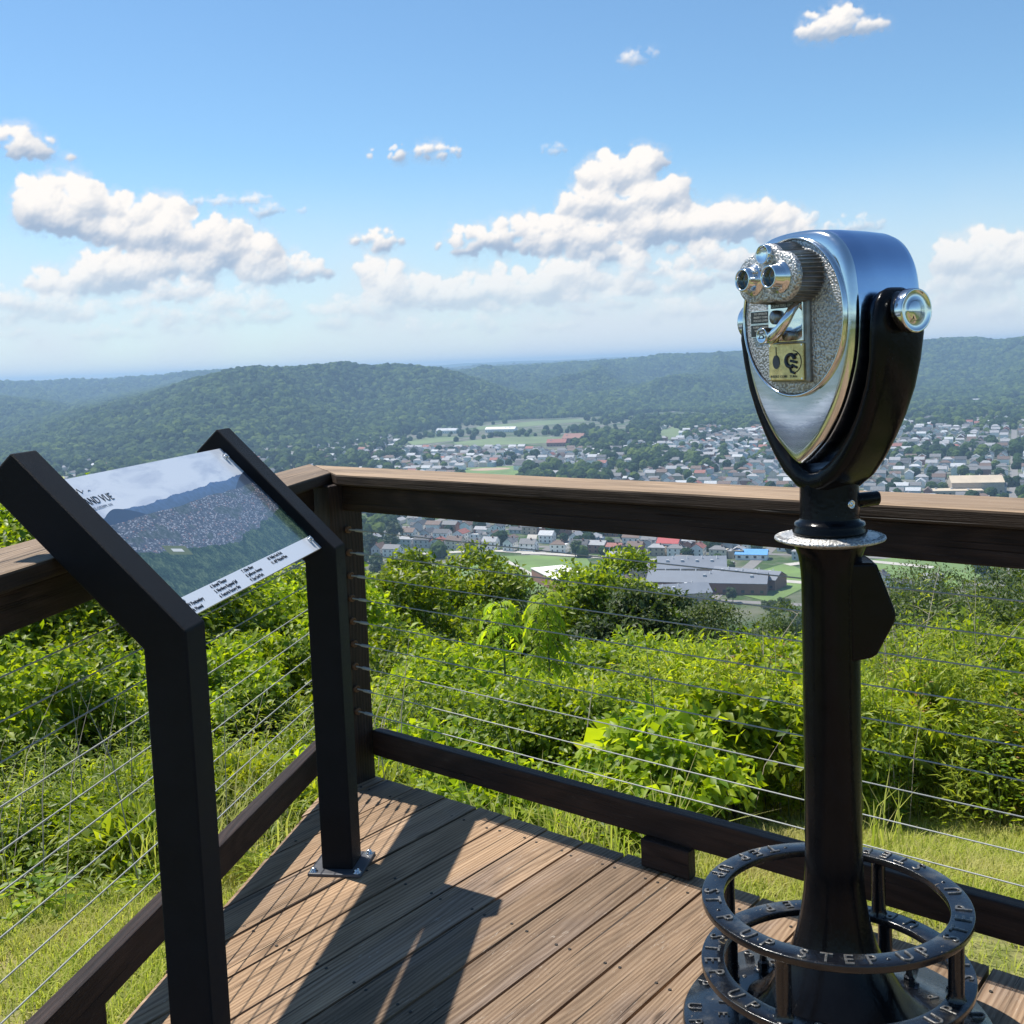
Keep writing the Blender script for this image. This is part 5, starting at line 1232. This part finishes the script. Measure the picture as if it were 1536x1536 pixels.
def blades_mat():
    m, t, out = mat('grass_blade'); isl = island(t); geo = t.new('ShaderNodeNewGeometry').outputs['Position']
    c = t.mix(isl, (0.28, 0.34, 0.05), (0.52, 0.52, 0.14)); st = t.mapr(t.noise(geo, 1.1, 5, .65), .46, .66, 0, .85, True); st = t.math('MAXIMUM', st, t.mapr(t.math('FRACT', t.math('MULTIPLY', isl, 9.1)), .7, .8, 0, .7)); c = t.mix(st, c, (0.46, 0.40, 0.20))
    d = t.new('ShaderNodeBsdfDiffuse'); t.put(d.inputs[0], c); tl = t.new('ShaderNodeBsdfTranslucent'); t.put(tl.inputs[0], t.mix(1.0, c, (1.5, 1.6, .7), 'MULTIPLY')); ms = t.new('ShaderNodeMixShader'); ms.inputs[0].default_value = .4
    t.l.new(d.outputs[0], ms.inputs[1]); t.l.new(tl.outputs[0], ms.inputs[2]); t.l.new(ms.outputs[0], out.inputs[0]); return m
M_BLADE = blades_mat()
def tri_blades(n, base, hgt, wid, lean):
    a = g.uniform(0, 2 * PI, n); d = np.stack([np.cos(a), np.sin(a), np.zeros(n)], 1); s = np.stack([-np.sin(a), np.cos(a), np.zeros(n)], 1); h = hgt[:, None]; w_ = wid[:, None]; L = (g.uniform(.2, 1, n) * lean)[:, None]
    m1 = base + Z * h * .55 + d * h * L * .35; tp = base + Z * h * (1 - .3 * L) + d * h * L
    V = np.stack([base - s * w_, base + s * w_, m1 - s * w_ * .8, m1 + s * w_ * .8, tp], 1).reshape(-1, 3); o = (np.arange(n) * 5)[:, None]
    return V, np.concatenate([o + [0, 1, 3], o + [0, 3, 2], o + [2, 3, 4]], 1).reshape(-1, 3)
def wedge(n, r0, r1, a=.60):
    r = np.sqrt(g.uniform(r0 ** 2, r1 ** 2, n)); t_ = g.uniform(-a, a, n); return r * np.sin(t_), r * np.cos(t_), r, t_
def outside(x, y, m=.10):     # not on the deck
    p = np.stack([x, y], 1) - C0[:2]; return (p @ nR[:2] < -.08 - m) | (p @ nL[:2] < -.05 - m)
def startr(t_): return np.interp(t_, [-.6, -.42, -.30, -.12, 0, .12, .25, .38, .6], [5.0, 4.9, 4.75, 4.4, 4.6, 5.0, 5.8, 6.05, 6.2])
# lawn
x, y, r, t_ = wedge(230000, 3.2, 7.6); keep = outside(x, y, .0) & (r < startr(t_) + g.uniform(-.2, 1.2, len(r))) & (g.uniform(0, 1, len(r)) < np.clip(1.25 - 1.1 * sm(fbm(x, y, 1.1, 3, 9), .5, .72), .12, 1))
x, y = x[keep], y[keep]; n = len(x); V, Fc = tri_blades(n, np.stack([x, y, height(x, y) - .005], 1), g.uniform(.03, .10, n), g.uniform(.0016, .0036, n), 1.1)
tag(np_mesh('lawn', V, Fc, None, M_BLADE), kind='stuff')
# tall grass tufts among the weeds
x, y, r, t_ = wedge(2600, 4.4, 11.5); keep = outside(x, y, .12) & (r > startr(t_) - .5) & (fbm(x, y, 1.6, 2, 15) > np.where(t_ < -.1, .66, .47)); x, y, r = x[keep], y[keep], r[keep]
nb = 30; X = np.repeat(x, nb) + g.normal(0, .06, len(x) * nb); Y = np.repeat(y, nb) + g.normal(0, .06, len(x) * nb); n = len(X)
V, Fc = tri_blades(n, np.stack([X, Y, height(X, Y)], 1), g.uniform(.18, .62, n) * np.repeat(g.uniform(.6, 1.1, len(x)), nb), g.uniform(.0025, .005, n), .9)
tag(np_mesh('tall_grass', V, Fc, None, M_BLADE), kind='stuff')
def plants(x, y, h, nleaf, ln, wd, spread, asc, droop, jitter=.02, stemr=.003):
    """leaves spiralling up slightly leaning stems"""
    P = len(x); zb = height(x, y); ln_ = np.repeat(g.uniform(.7, 1.25, P), nleaf); a0 = np.repeat(g.uniform(0, 6.28, P), nleaf); k = np.tile(np.arange(nleaf), P); u = (k + .5) / nleaf; u = .12 + .88 * u ** .75
    la = g.uniform(0, 6.28, P); lm = g.uniform(.02, .30, P) * h; H_ = np.repeat(h, nleaf)
    bx_ = np.repeat(x, nleaf) + np.repeat(np.cos(la) * lm, nleaf) * u ** 2; by_ = np.repeat(y, nleaf) + np.repeat(np.sin(la) * lm, nleaf) * u ** 2; bz_ = np.repeat(zb, nleaf) + H_ * u
    a = a0 + k * 2.39 + g.normal(0, .25, len(k)); out_ = np.stack([np.cos(a), np.sin(a), np.zeros(len(a))], 1); el_ = g.normal(asc, .25, len(a))[:, None] + .5 * (u[:, None] - .5)
    ax = out_ * np.cos(el_) + Z * np.sin(el_); pet = (g.uniform(.1, 1, len(a)) * spread * (1.1 - .75 * u))[:, None]
    pos = np.stack([bx_, by_, bz_], 1) + out_ * pet + g.normal(0, jitter, (len(a), 3)); nr = Z + g.normal(0, .28, (len(a), 3))
    taper = 1.05 - .45 * u
    V, Fc = leaf_arrays(pos, ax, nr, ln * ln_ * taper * g.uniform(.7, 1.2, len(a)), wd * ln_ * taper * g.uniform(.75, 1.15, len(a)), .22, droop)
    # stems
    top = np.stack([x + np.cos(la) * lm, y + np.sin(la) * lm, zb + h], 1); mid = np.stack([x + np.cos(la) * lm * .3, y + np.sin(la) * lm * .3, zb + h * .55], 1); bot = np.stack([x, y, zb - .05], 1)
    off = [np.array([math.cos(q), math.sin(q), 0]) * stemr for q in (0, 2.09, 4.19)]
    S = np.stack([bot + off[0], bot + off[1], bot + off[2], mid + off[0] * .8, mid + off[1] * .8, mid + off[2] * .8, top + off[0] * .3, top + off[1] * .3, top + off[2] * .3], 1).reshape(-1, 3); o = (np.arange(P) * 9)[:, None]; f = []
    for b in (0, 3):
        for i in range(3): j = (i + 1) % 3; f += [o + [b + i, b + j, b + 3 + j], o + [b + i, b + 3 + j, b + 3 + i]]
    return V, Fc, S, np.concatenate(f, 0)
def cat(parts):
    Vs, Fs, n = [], [], 0
    for V, Fc in parts: Vs.append(V); Fs.append(Fc + n); n += len(V)
    return np.concatenate(Vs), np.concatenate(Fs)
broad, lance, stems, red = [], [], [], []
x, y, r, t_ = wedge(2500, 4.3, 12.5, .62); s0 = startr(t_); keep = outside(x, y, .16) & (r > s0 + g.uniform(-.1, .5, len(r))); x, y, r, t_, s0 = (q[keep] for q in (x, y, r, t_, s0))
hmax = np.interp(t_, [-.6, -.35, -.25, -.12, 0, .1, .2, .45, .62], [.75, .75, .8, .85, .85, .95, 1.25, 1.35, 1.35])
h = hmax * (.30 + .70 * sm(r - s0, 0, 1.8)) * g.uniform(.7, 1.1, len(r)) * (.30 + .85 * sm(fbm(x, y, 1.5, 2, 51), .34, .66)); kind = fbm(x, y, 1.0, 2, 71) + g.normal(0, .07, len(x)) + np.where(t_ < -.15, .16, 0)
for msk, lst, nl, ln, wd, sp_, asc, dr in ((kind <= .455, broad, 56, .076, .042, .17, .15, .28), ((kind > .455) & (kind <= .54), broad, 60, .064, .033, .20, .25, .2), (kind > .54, lance, 70, .095, .016, .08, .45, .35)):
    V, Fc, S, SF = plants(x[msk], y[msk], h[msk], nl, ln, wd, sp_, asc, dr); lst.append((V, Fc)); stems.append((S, SF))
q = wedge(420, 6.2, 10.5, .55); mk = outside(q[0], q[1], .5) & (fbm(q[0], q[1], 1.4, 2, 101) > .55) & (q[3] > .02); V, Fc, S, SF = plants(q[0][mk], q[1][mk], g.uniform(.7, 1.15, mk.sum()), 40, .05, .026, .18, .2, .2); red.append((V, Fc)); stems.append((S, SF))
q = wedge(700, 5.0, 11.0, .55); mk = outside(q[0], q[1], .3) & (q[2] > startr(q[3])); xs_, ys_ = q[0][mk], q[1][mk]
Vd, Fd = tri_blades(len(xs_), np.stack([xs_, ys_, height(xs_, ys_)], 1), g.uniform(.5, 1.25, len(xs_)), g.uniform(.002, .0042, len(xs_)), .45); tag(np_mesh('dry_stems', Vd, Fd, None, M_TWIG), kind='stuff')
tag(np_mesh('undergrowth', *cat(broad), None, M_LEAF), kind='stuff'); tag(np_mesh('tall_weeds', *cat(lance), None, M_LANCE), kind='stuff'); tag(np_mesh('weed_stems', *cat(stems), None, M_STEM), kind='stuff'); tag(np_mesh('reddish_vines', *cat(red), None, M_VINE), kind='stuff')
# --- individual trees near the deck
def near_tree(name, label, x, y, top, rx, ln, wd, nleaf, m, seed, zbot=None, lump=(.45, .85), nl=60, group=None, cat_='tree', fillk=1.0, droop=.3):
    gg = np.random.default_rng(seed); zb = float(height(x, y)); z0 = zb + .25 * (top - zb) if zbot is None else zbot; hz2 = (top - z0) / 2; cz = z0 + hz2
    o = empty(name, (x, y, zb), label, cat_, group)
    d = unit(gg.standard_normal((nl, 3))); d[:, 2] = np.abs(d[:, 2]) * np.where(gg.uniform(0, 1, nl) < .72, 1, -1); rad = gg.uniform(.62, .95, nl)[:, None]; lr = gg.uniform(*lump, nl)
    c = d * rad * np.array([rx, rx, hz2]) - np.array([0, 0, 0]) ; c[:, 2] = np.minimum(c[:, 2], hz2 - lr * .75); c += [0, 0, cz - zb]
    wts = lr ** 2; pk = gg.choice(nl, nleaf, p=wts / wts.sum()); dd = unit(gg.standard_normal((nleaf, 3))); dd[:, 2] = np.where(dd[:, 2] < -.2, -dd[:, 2] * .6, dd[:, 2])
    # sprays: group leaves in small twigs
    pos = c[pk] + dd * (lr[pk] * gg.uniform(.55, 1.12, nleaf))[:, None] * [1, 1, .85]
    out_ = unit(pos - [0, 0, cz - zb]); ax = unit(out_ * .55 + gg.standard_normal((nleaf, 3)) * .55 + [0, 0, -.12]); nr = unit(dd * .5 + [0, 0, .8] + gg.standard_normal((nleaf, 3)) * .35)
    V, Fc = leaf_arrays(pos, ax, nr, ln * gg.uniform(.65, 1.2, nleaf), wd * gg.uniform(.7, 1.15, nleaf), .2, droop)
    nf = int(nleaf * .22 * fillk); pi = np.array([0, 0, cz - zb]) + unit(gg.standard_normal((nf, 3))) * np.array([rx, rx, hz2]) * (gg.uniform(.1, .72, nf))[:, None]; V2, F2 = leaf_arrays(pi, gg.standard_normal((nf, 3)), gg.standard_normal((nf, 3)), np.full(nf, ln * 2.2), np.full(nf, wd * 2.8), .1, .1)
    Vc, Fcc = cat([(V, Fc), (V2, F2)]); np_mesh('crown', Vc, Fcc, o, m)
    mb = MB(); tr_ = max(.007, (top - zb) * .016)
    mb.tube([(0, 0, -.3), (.02, 0, (cz - zb) * .5), (0, .03, cz - zb), (0, 0, (top - zb) * .85)], [tr_ * 1.3, tr_, tr_ * .7, tr_ * .2], 8)
    mb.build('trunk', M_BARK, o)
    for k in range(0, nl, 3):
        mb = MB() if k == 0 else mb
        p = Vector(c[k]); s_ = Vector((0, 0, max(.3, (cz - zb) * .6 + (p.z - (cz - zb)) * .4))); mb.tube([s_, (s_ + p) / 2 + Vector((0, 0, .1)), p], [tr_ * .35, tr_ * .22, tr_ * .08], 5)
    mb.build('limb', M_BARK, o)['kind'] = 'stuff'
    return o
def XY(px, r): a = math.atan((px - 768) / F); return r * math.sin(a), r * math.cos(a)
def ztop(px, py, r): return EYE + azs(px, py)[1] * r
NT_ = [ # px, py of the top, distance, crown radius, leaf, width, count, material, label
    (-40, 752, 13.5, 2.6, .115, .062, 34000, M_TREE1, 'leafy green tree behind the left railing at the far left'),
    (150, 850, 13.0, 1.7, .11, .06, 22000, M_TREE1, 'broad leafy green tree showing below the front leg of the sign'),
    (300, 858, 15.5, 2.0, .115, .062, 26000, M_TREE1, 'leafy tree between the two sign legs under the printed panel'),
    (455, 858, 14.0, 1.35, .11, .06, 15000, M_LEAF, 'bright green tree right behind the rear leg of the sign'),
    (645, 826, 24.0, 2.3, .15, .085, 34000, M_TREE1, 'round topped leafy tree just right of the corner post'),
    (565, 862, 17.0, 1.3, .12, .065, 14000, M_TREE1, 'small leafy tree touching the right edge of the corner post'),
    (720, 900, 19.0, 1.2, .13, .07, 13000, M_TREE1, 'leafy tree below the playing field behind the lime sapling'),
    (905, 832, 31.0, 2.1, .17, .10, 24000, M_TREE1, 'upright leafy tree standing in front of the long white roof'),
    (955, 880, 27.0, 1.6, .16, .09, 15000, M_TREE2, 'darker tree at the right shoulder of the upright leafy tree'),
    (800, 872, 44.0, 2.6, .17, .09, 14000, M_TREE2, 'grey green tree between the lime sapling and the white roofed building'),
    (1040, 900, 42.0, 3.0, .17, .08, 14000, M_TREE2, 'dull green tree in front of the slate roofed school'),
    (1150, 893, 52.0, 3.4, .18, .085, 14000, M_TREE2, 'dull green tree beside the viewer column, left of it'),
    (1110, 930, 24.0, 1.7, .11, .045, 13000, M_TREE2, 'thin leaved shrubby tree low beside the viewer column'),
    (1400, 850, 34.0, 2.6, .12, .05, 22000, M_TREE2, 'dark fine leaved tree right of the coin box'),
    (1505, 828, 22.0, 2.3, .10, .035, 30000, M_TREE2, 'dark willowy tree at the right edge under the cap rail'),
    (1345, 900, 20.0, 1.0, .09, .035, 9000, M_TREE2, 'small dark bush behind the dead twigs'),
    (1610, 850, 17.0, 1.8, .10, .04, 12000, M_TREE2, 'dark tree leaning in from beyond the right edge')]
for k, (px, py, r, rx, ln, wd, nlf, m, lab) in enumerate(NT_):
    x, y = XY(px, r); tp = ztop(px, py, r); near_tree('tree', lab, x, y, tp, rx, ln, wd, nlf, m, 300 + k, None if tp - float(height(x, y)) < 5.5 else tp - 2.6 * rx if rx > 1.5 else None, (rx * .20, rx * .36), 70 if rx > 1.8 else 46, 'trees just beyond the deck')
# mid shrubs that close the gap behind the weeds
SH = [(60, 960, 10.6, 1.1), (230, 985, 10.2, .9), (380, 960, 11.0, 1.0), (540, 960, 10.8, .9), (640, 985, 10.0, .95), (720, 1000, 9.4, .8), (840, 985, 10.4, .9), (930, 960, 11.5, 1.0), (1010, 985, 10.5, .8), (1090, 990, 9.8, .75), (1180, 960, 11.0, .9), (1270, 980, 10.4, .8), (1430, 950, 11.0, .8), (1530, 955, 10.2, .9), (-60, 985, 9.6, 1.0)]
PL = ['behind the left railing', 'below the front sign leg', 'between the sign legs', 'beside the corner post', 'right of the corner post', 'left of the lime sapling', 'right of the lime sapling', 'midway between post and viewer', 'left of the red tinged vines', 'left of the viewer column', 'just left of the viewer column', 'hidden partly by the viewer column', 'right of the coin box', 'at the right edge of the view', 'at the left edge of the view']
for k, (px, py, r, rx) in enumerate(SH):
    x, y = XY(px, r); near_tree('shrub', 'leafy %s green shrub in the thicket, %s' % ('dark' if k % 3 == 0 else 'bright', PL[k]), x, y, ztop(px, py, r), rx, .085, .048, 8500, M_TREE1 if k % 3 == 0 else M_LEAF, 400 + k, None, (.22, .40), 34, 'shrubs of the thicket', 'shrub')
# leafy mounds nearer the deck
gs = np.random.default_rng(2024); spots = []; tries = 0
while len(spots) < 92 and tries < 6000:
    tries += 1; r = math.sqrt(gs.uniform(5.2 ** 2, 10.6 ** 2)); t_ = gs.uniform(-.46, .46)
    if r < float(startr(t_)) + (.8 if t_ < -.1 else .55) or (t_ < -.1 and gs.uniform() < .45): continue
    x, y = r * math.sin(t_), r * math.cos(t_)
    if any(math.hypot(x - a, y - b) < .62 for a, b, *_ in spots): continue
    spots.append((x, y, r, t_))
DW = ['nearest row', 'second row', 'third row', 'back row']; BW = ['far left edge', 'left side', 'between the sign legs', 'at the corner post', 'under the lime sapling', 'middle of the view', 'left of the viewer', 'behind the viewer column', 'right of the coin box', 'far right edge']
for k, (x, y, r, t_) in enumerate(spots):
    zb = float(height(x, y)); hm = float(np.interp(t_, [-.5, -.25, -.12, 0, .1, .2, .5], [.55, .62, .72, .75, .85, 1.05, 1.15])) * gs.uniform(.65, 1.15) * float(np.interp(r - float(startr(t_)), [.5, 1.5], [.7, 1.0])); rx = gs.uniform(.30, .52)
    px = projpx(x, y, zb)[0]; bw = BW[int(np.clip((px + 60) / 166, 0, 9))]; dw = DW[int(np.clip((r - 5.4) / 1.25, 0, 3))]; k_ = k if t_ > -.11 else (1, 2)[k % 2]; hm *= 1.0 if t_ > -.11 else .8; sty = ['broad leaved', 'small leaved', 'narrow leaved', 'medium leaved'][k_ % 4]
    near_tree('shrub', '%s %s shrub in the %s of weeds, %s' % ('tall' if hm > .8 else 'low', sty, dw, bw), x, y, zb + hm, rx, (.082, .050, .080, .062)[k_ % 4], (.050, .028, .017, .036)[k_ % 4], int((2000, 3800, 3600, 2700)[k_ % 4] * (rx / .4)), (M_LEAF, M_TREE1, M_LANCE, M_LEAF)[k_ % 4], 700 + k, zb + .12, (.12, .24), 24, 'leafy shrubs among the weeds', 'shrub', .9)
# lime saplings with drooping compound leaves
def sapling(px, py, r, hcrown, nfr, label, seed):
    gg = np.random.default_rng(seed); x, y = XY(px, r); zb = float(height(x, y)); tp = ztop(px, py, r) - zb; o = empty('sapling', (x, y, zb), label, 'sapling')
    P_, A_, N_ = [], [], []; mb = MB()
    for k in range(nfr):
        a = k * 2.39 + gg.uniform(-.3, .3); u = k / nfr; zb2 = tp - hcrown * u; L = gg.uniform(.20, .30) * (.65 + .5 * u); d = np.array([math.cos(a), math.sin(a), 0]); pts = []
        for i in range(9):
            s = i / 8; pts.append(np.array([.02 * math.sin(zb2 * 3), 0, zb2]) + d * L * s * (1 - .25 * s) + Z * L * (.75 * s - .95 * s * s))
        mb.tube([tuple(p) for p in pts], [.0035] * 8 + [.001], 4)
        for i in range(1, 9):
            tg = unit(pts[i] - pts[i - 1]); sd_ = unit(np.cross(tg, Z))
            for sg in (-1, 1):
                P_.append(pts[i]); A_.append(sd_ * sg * .9 + tg * .45 + Z * -.25); N_.append(Z + .2 * gg.standard_normal(3))
        P_.append(pts[-1]); A_.append(tg); N_.append(Z)
    n = len(P_); V, Fc = leaf_arrays(np.array(P_), np.array(A_), np.array(N_), gg.uniform(.065, .10, n), gg.uniform(.024, .036, n), .15, .3); np_mesh('leaves', V, Fc, o, M_LIME)
    mb.tube([(0, 0, -.1), (.01, 0, tp * .5), (0, 0, tp)], [.014, .011, .004], 7); mb.build('stem', M_STEM, o)
sapling(812, 893, 8.6, .62, 30, 'tall lime green sapling with drooping feathery leaves rising above the thicket', 1)
sapling(744, 905, 9.2, .35, 12, 'smaller lime green sapling with arched leaves left of the tall one', 2)
sapling(1196, 1080, 6.9, .3, 12, 'low lime green sapling beside the viewer column', 3)
# dead twigs
for q, (px, r, nb, lab) in enumerate([(1345, 9.4, 16, 'bare pale dead twigs standing up right of the coin box'), (1120, 10.0, 9, 'bare arched dead twigs left of the viewer column'), (1480, 9.0, 8, 'bare dead twigs near the right edge')]):
    x, y = XY(px, r); zb = float(height(x, y)); o = empty('dead_brush', (x, y, zb), lab, 'dead brush'); gg = np.random.default_rng(900 + q)
    for k in range(nb):
        mb = MB(); a = gg.uniform(0, 6.28); d = Vector((math.cos(a), math.sin(a), 0)); b = Vector((gg.normal(0, .28), gg.normal(0, .28), .2)); L = gg.uniform(1.1, 2.0); bend = gg.uniform(.1, .55)
        pts = [b + Vector((0, 0, L * s * (1 - bend * .35 * s))) + d * (L * bend * s * s) + Vector((gg.normal(0, .012), gg.normal(0, .012), 0)) for s in np.linspace(0, 1, 9)]
        mb.tube(pts, [.0055 * (1 - .8 * s) + .001 for s in np.linspace(0, 1, 9)], 5)
        for j in range(3):
            i = int(gg.integers(3, 8)); e_ = unit(gg.standard_normal(3)) * gg.uniform(.15, .4); e_[2] = abs(e_[2]); mb.tube([pts[i], pts[i] + Vector(e_ * .5), pts[i] + Vector(e_) + Vector((0, 0, -.03))], [.003, .002, .0009], 4)
        mb.build('twig', M_TWIG, o)
# --- trees down the slope
def crown_big(seed):
    me, tm = crown_mesh(seed, 26, 9000); me2 = me; me2.materials.clear(); me2.materials.append(M_TREE2); return me2, tm
CB_ = [crown_big(500 + k) for k in range(4)]
ybx = [-200, 380, 540, 560, 700, 735, 790, 860, 880, 985, 1000, 1120, 1200, 1290, 1340, 1420, 1700]; yby = [760, 800, 812, 850, 905, 915, 910, 905, 900, 912, 905, 896, 888, 862, 872, 856, 846]
cnt = 0; tries = 0; pts_ = []
while cnt < 112 and tries < 9000:
    tries += 1; r = 60 * (620 / 60) ** g.uniform(0, 1); t_ = g.uniform(-.50, .50); x, y = r * math.sin(t_), r * math.cos(t_); zb = float(height(x, y)); h = g.uniform(7, 15)
    px, py = projpx(x, y, zb + h); yb = np.interp(px, ybx, yby)
    if py < yb: continue
    if py > yb + 130: continue
    if any(math.hypot(x - a, y - b) < .28 * (h + c) for a, b, c in pts_): continue
    if r > 560 and not ok_spot(x, y): continue
    if any(math.hypot(x - a, y - b) < c for a, b, c in LB): continue
    pts_.append((x, y, h)); v = cnt % 4; a_, b_ = where(px, 900); dd = 'nearer' if r < 130 else 'midway down' if r < 300 else 'at the bottom of'
    o = bpy.data.objects.new('tree', None); COL.objects.link(o); o.location = (x, y, zb - .3); ws = g.uniform(.95, 1.35); o.scale = (h * ws, h * ws, h); o.rotation_euler = (0, 0, g.uniform(0, 6.28))
    tag(o, '%s %s tree %s the wooded slope, %s' % ('tall' if h > 11 else 'low', TS[v], dd if dd != 'nearer' else 'high on', a_), 'tree', 'trees on the slope'); mesh_child('crown', CB_[v][0], o); mesh_child('trunk', CB_[v][1], o); cnt += 1
print('slope trees', cnt)
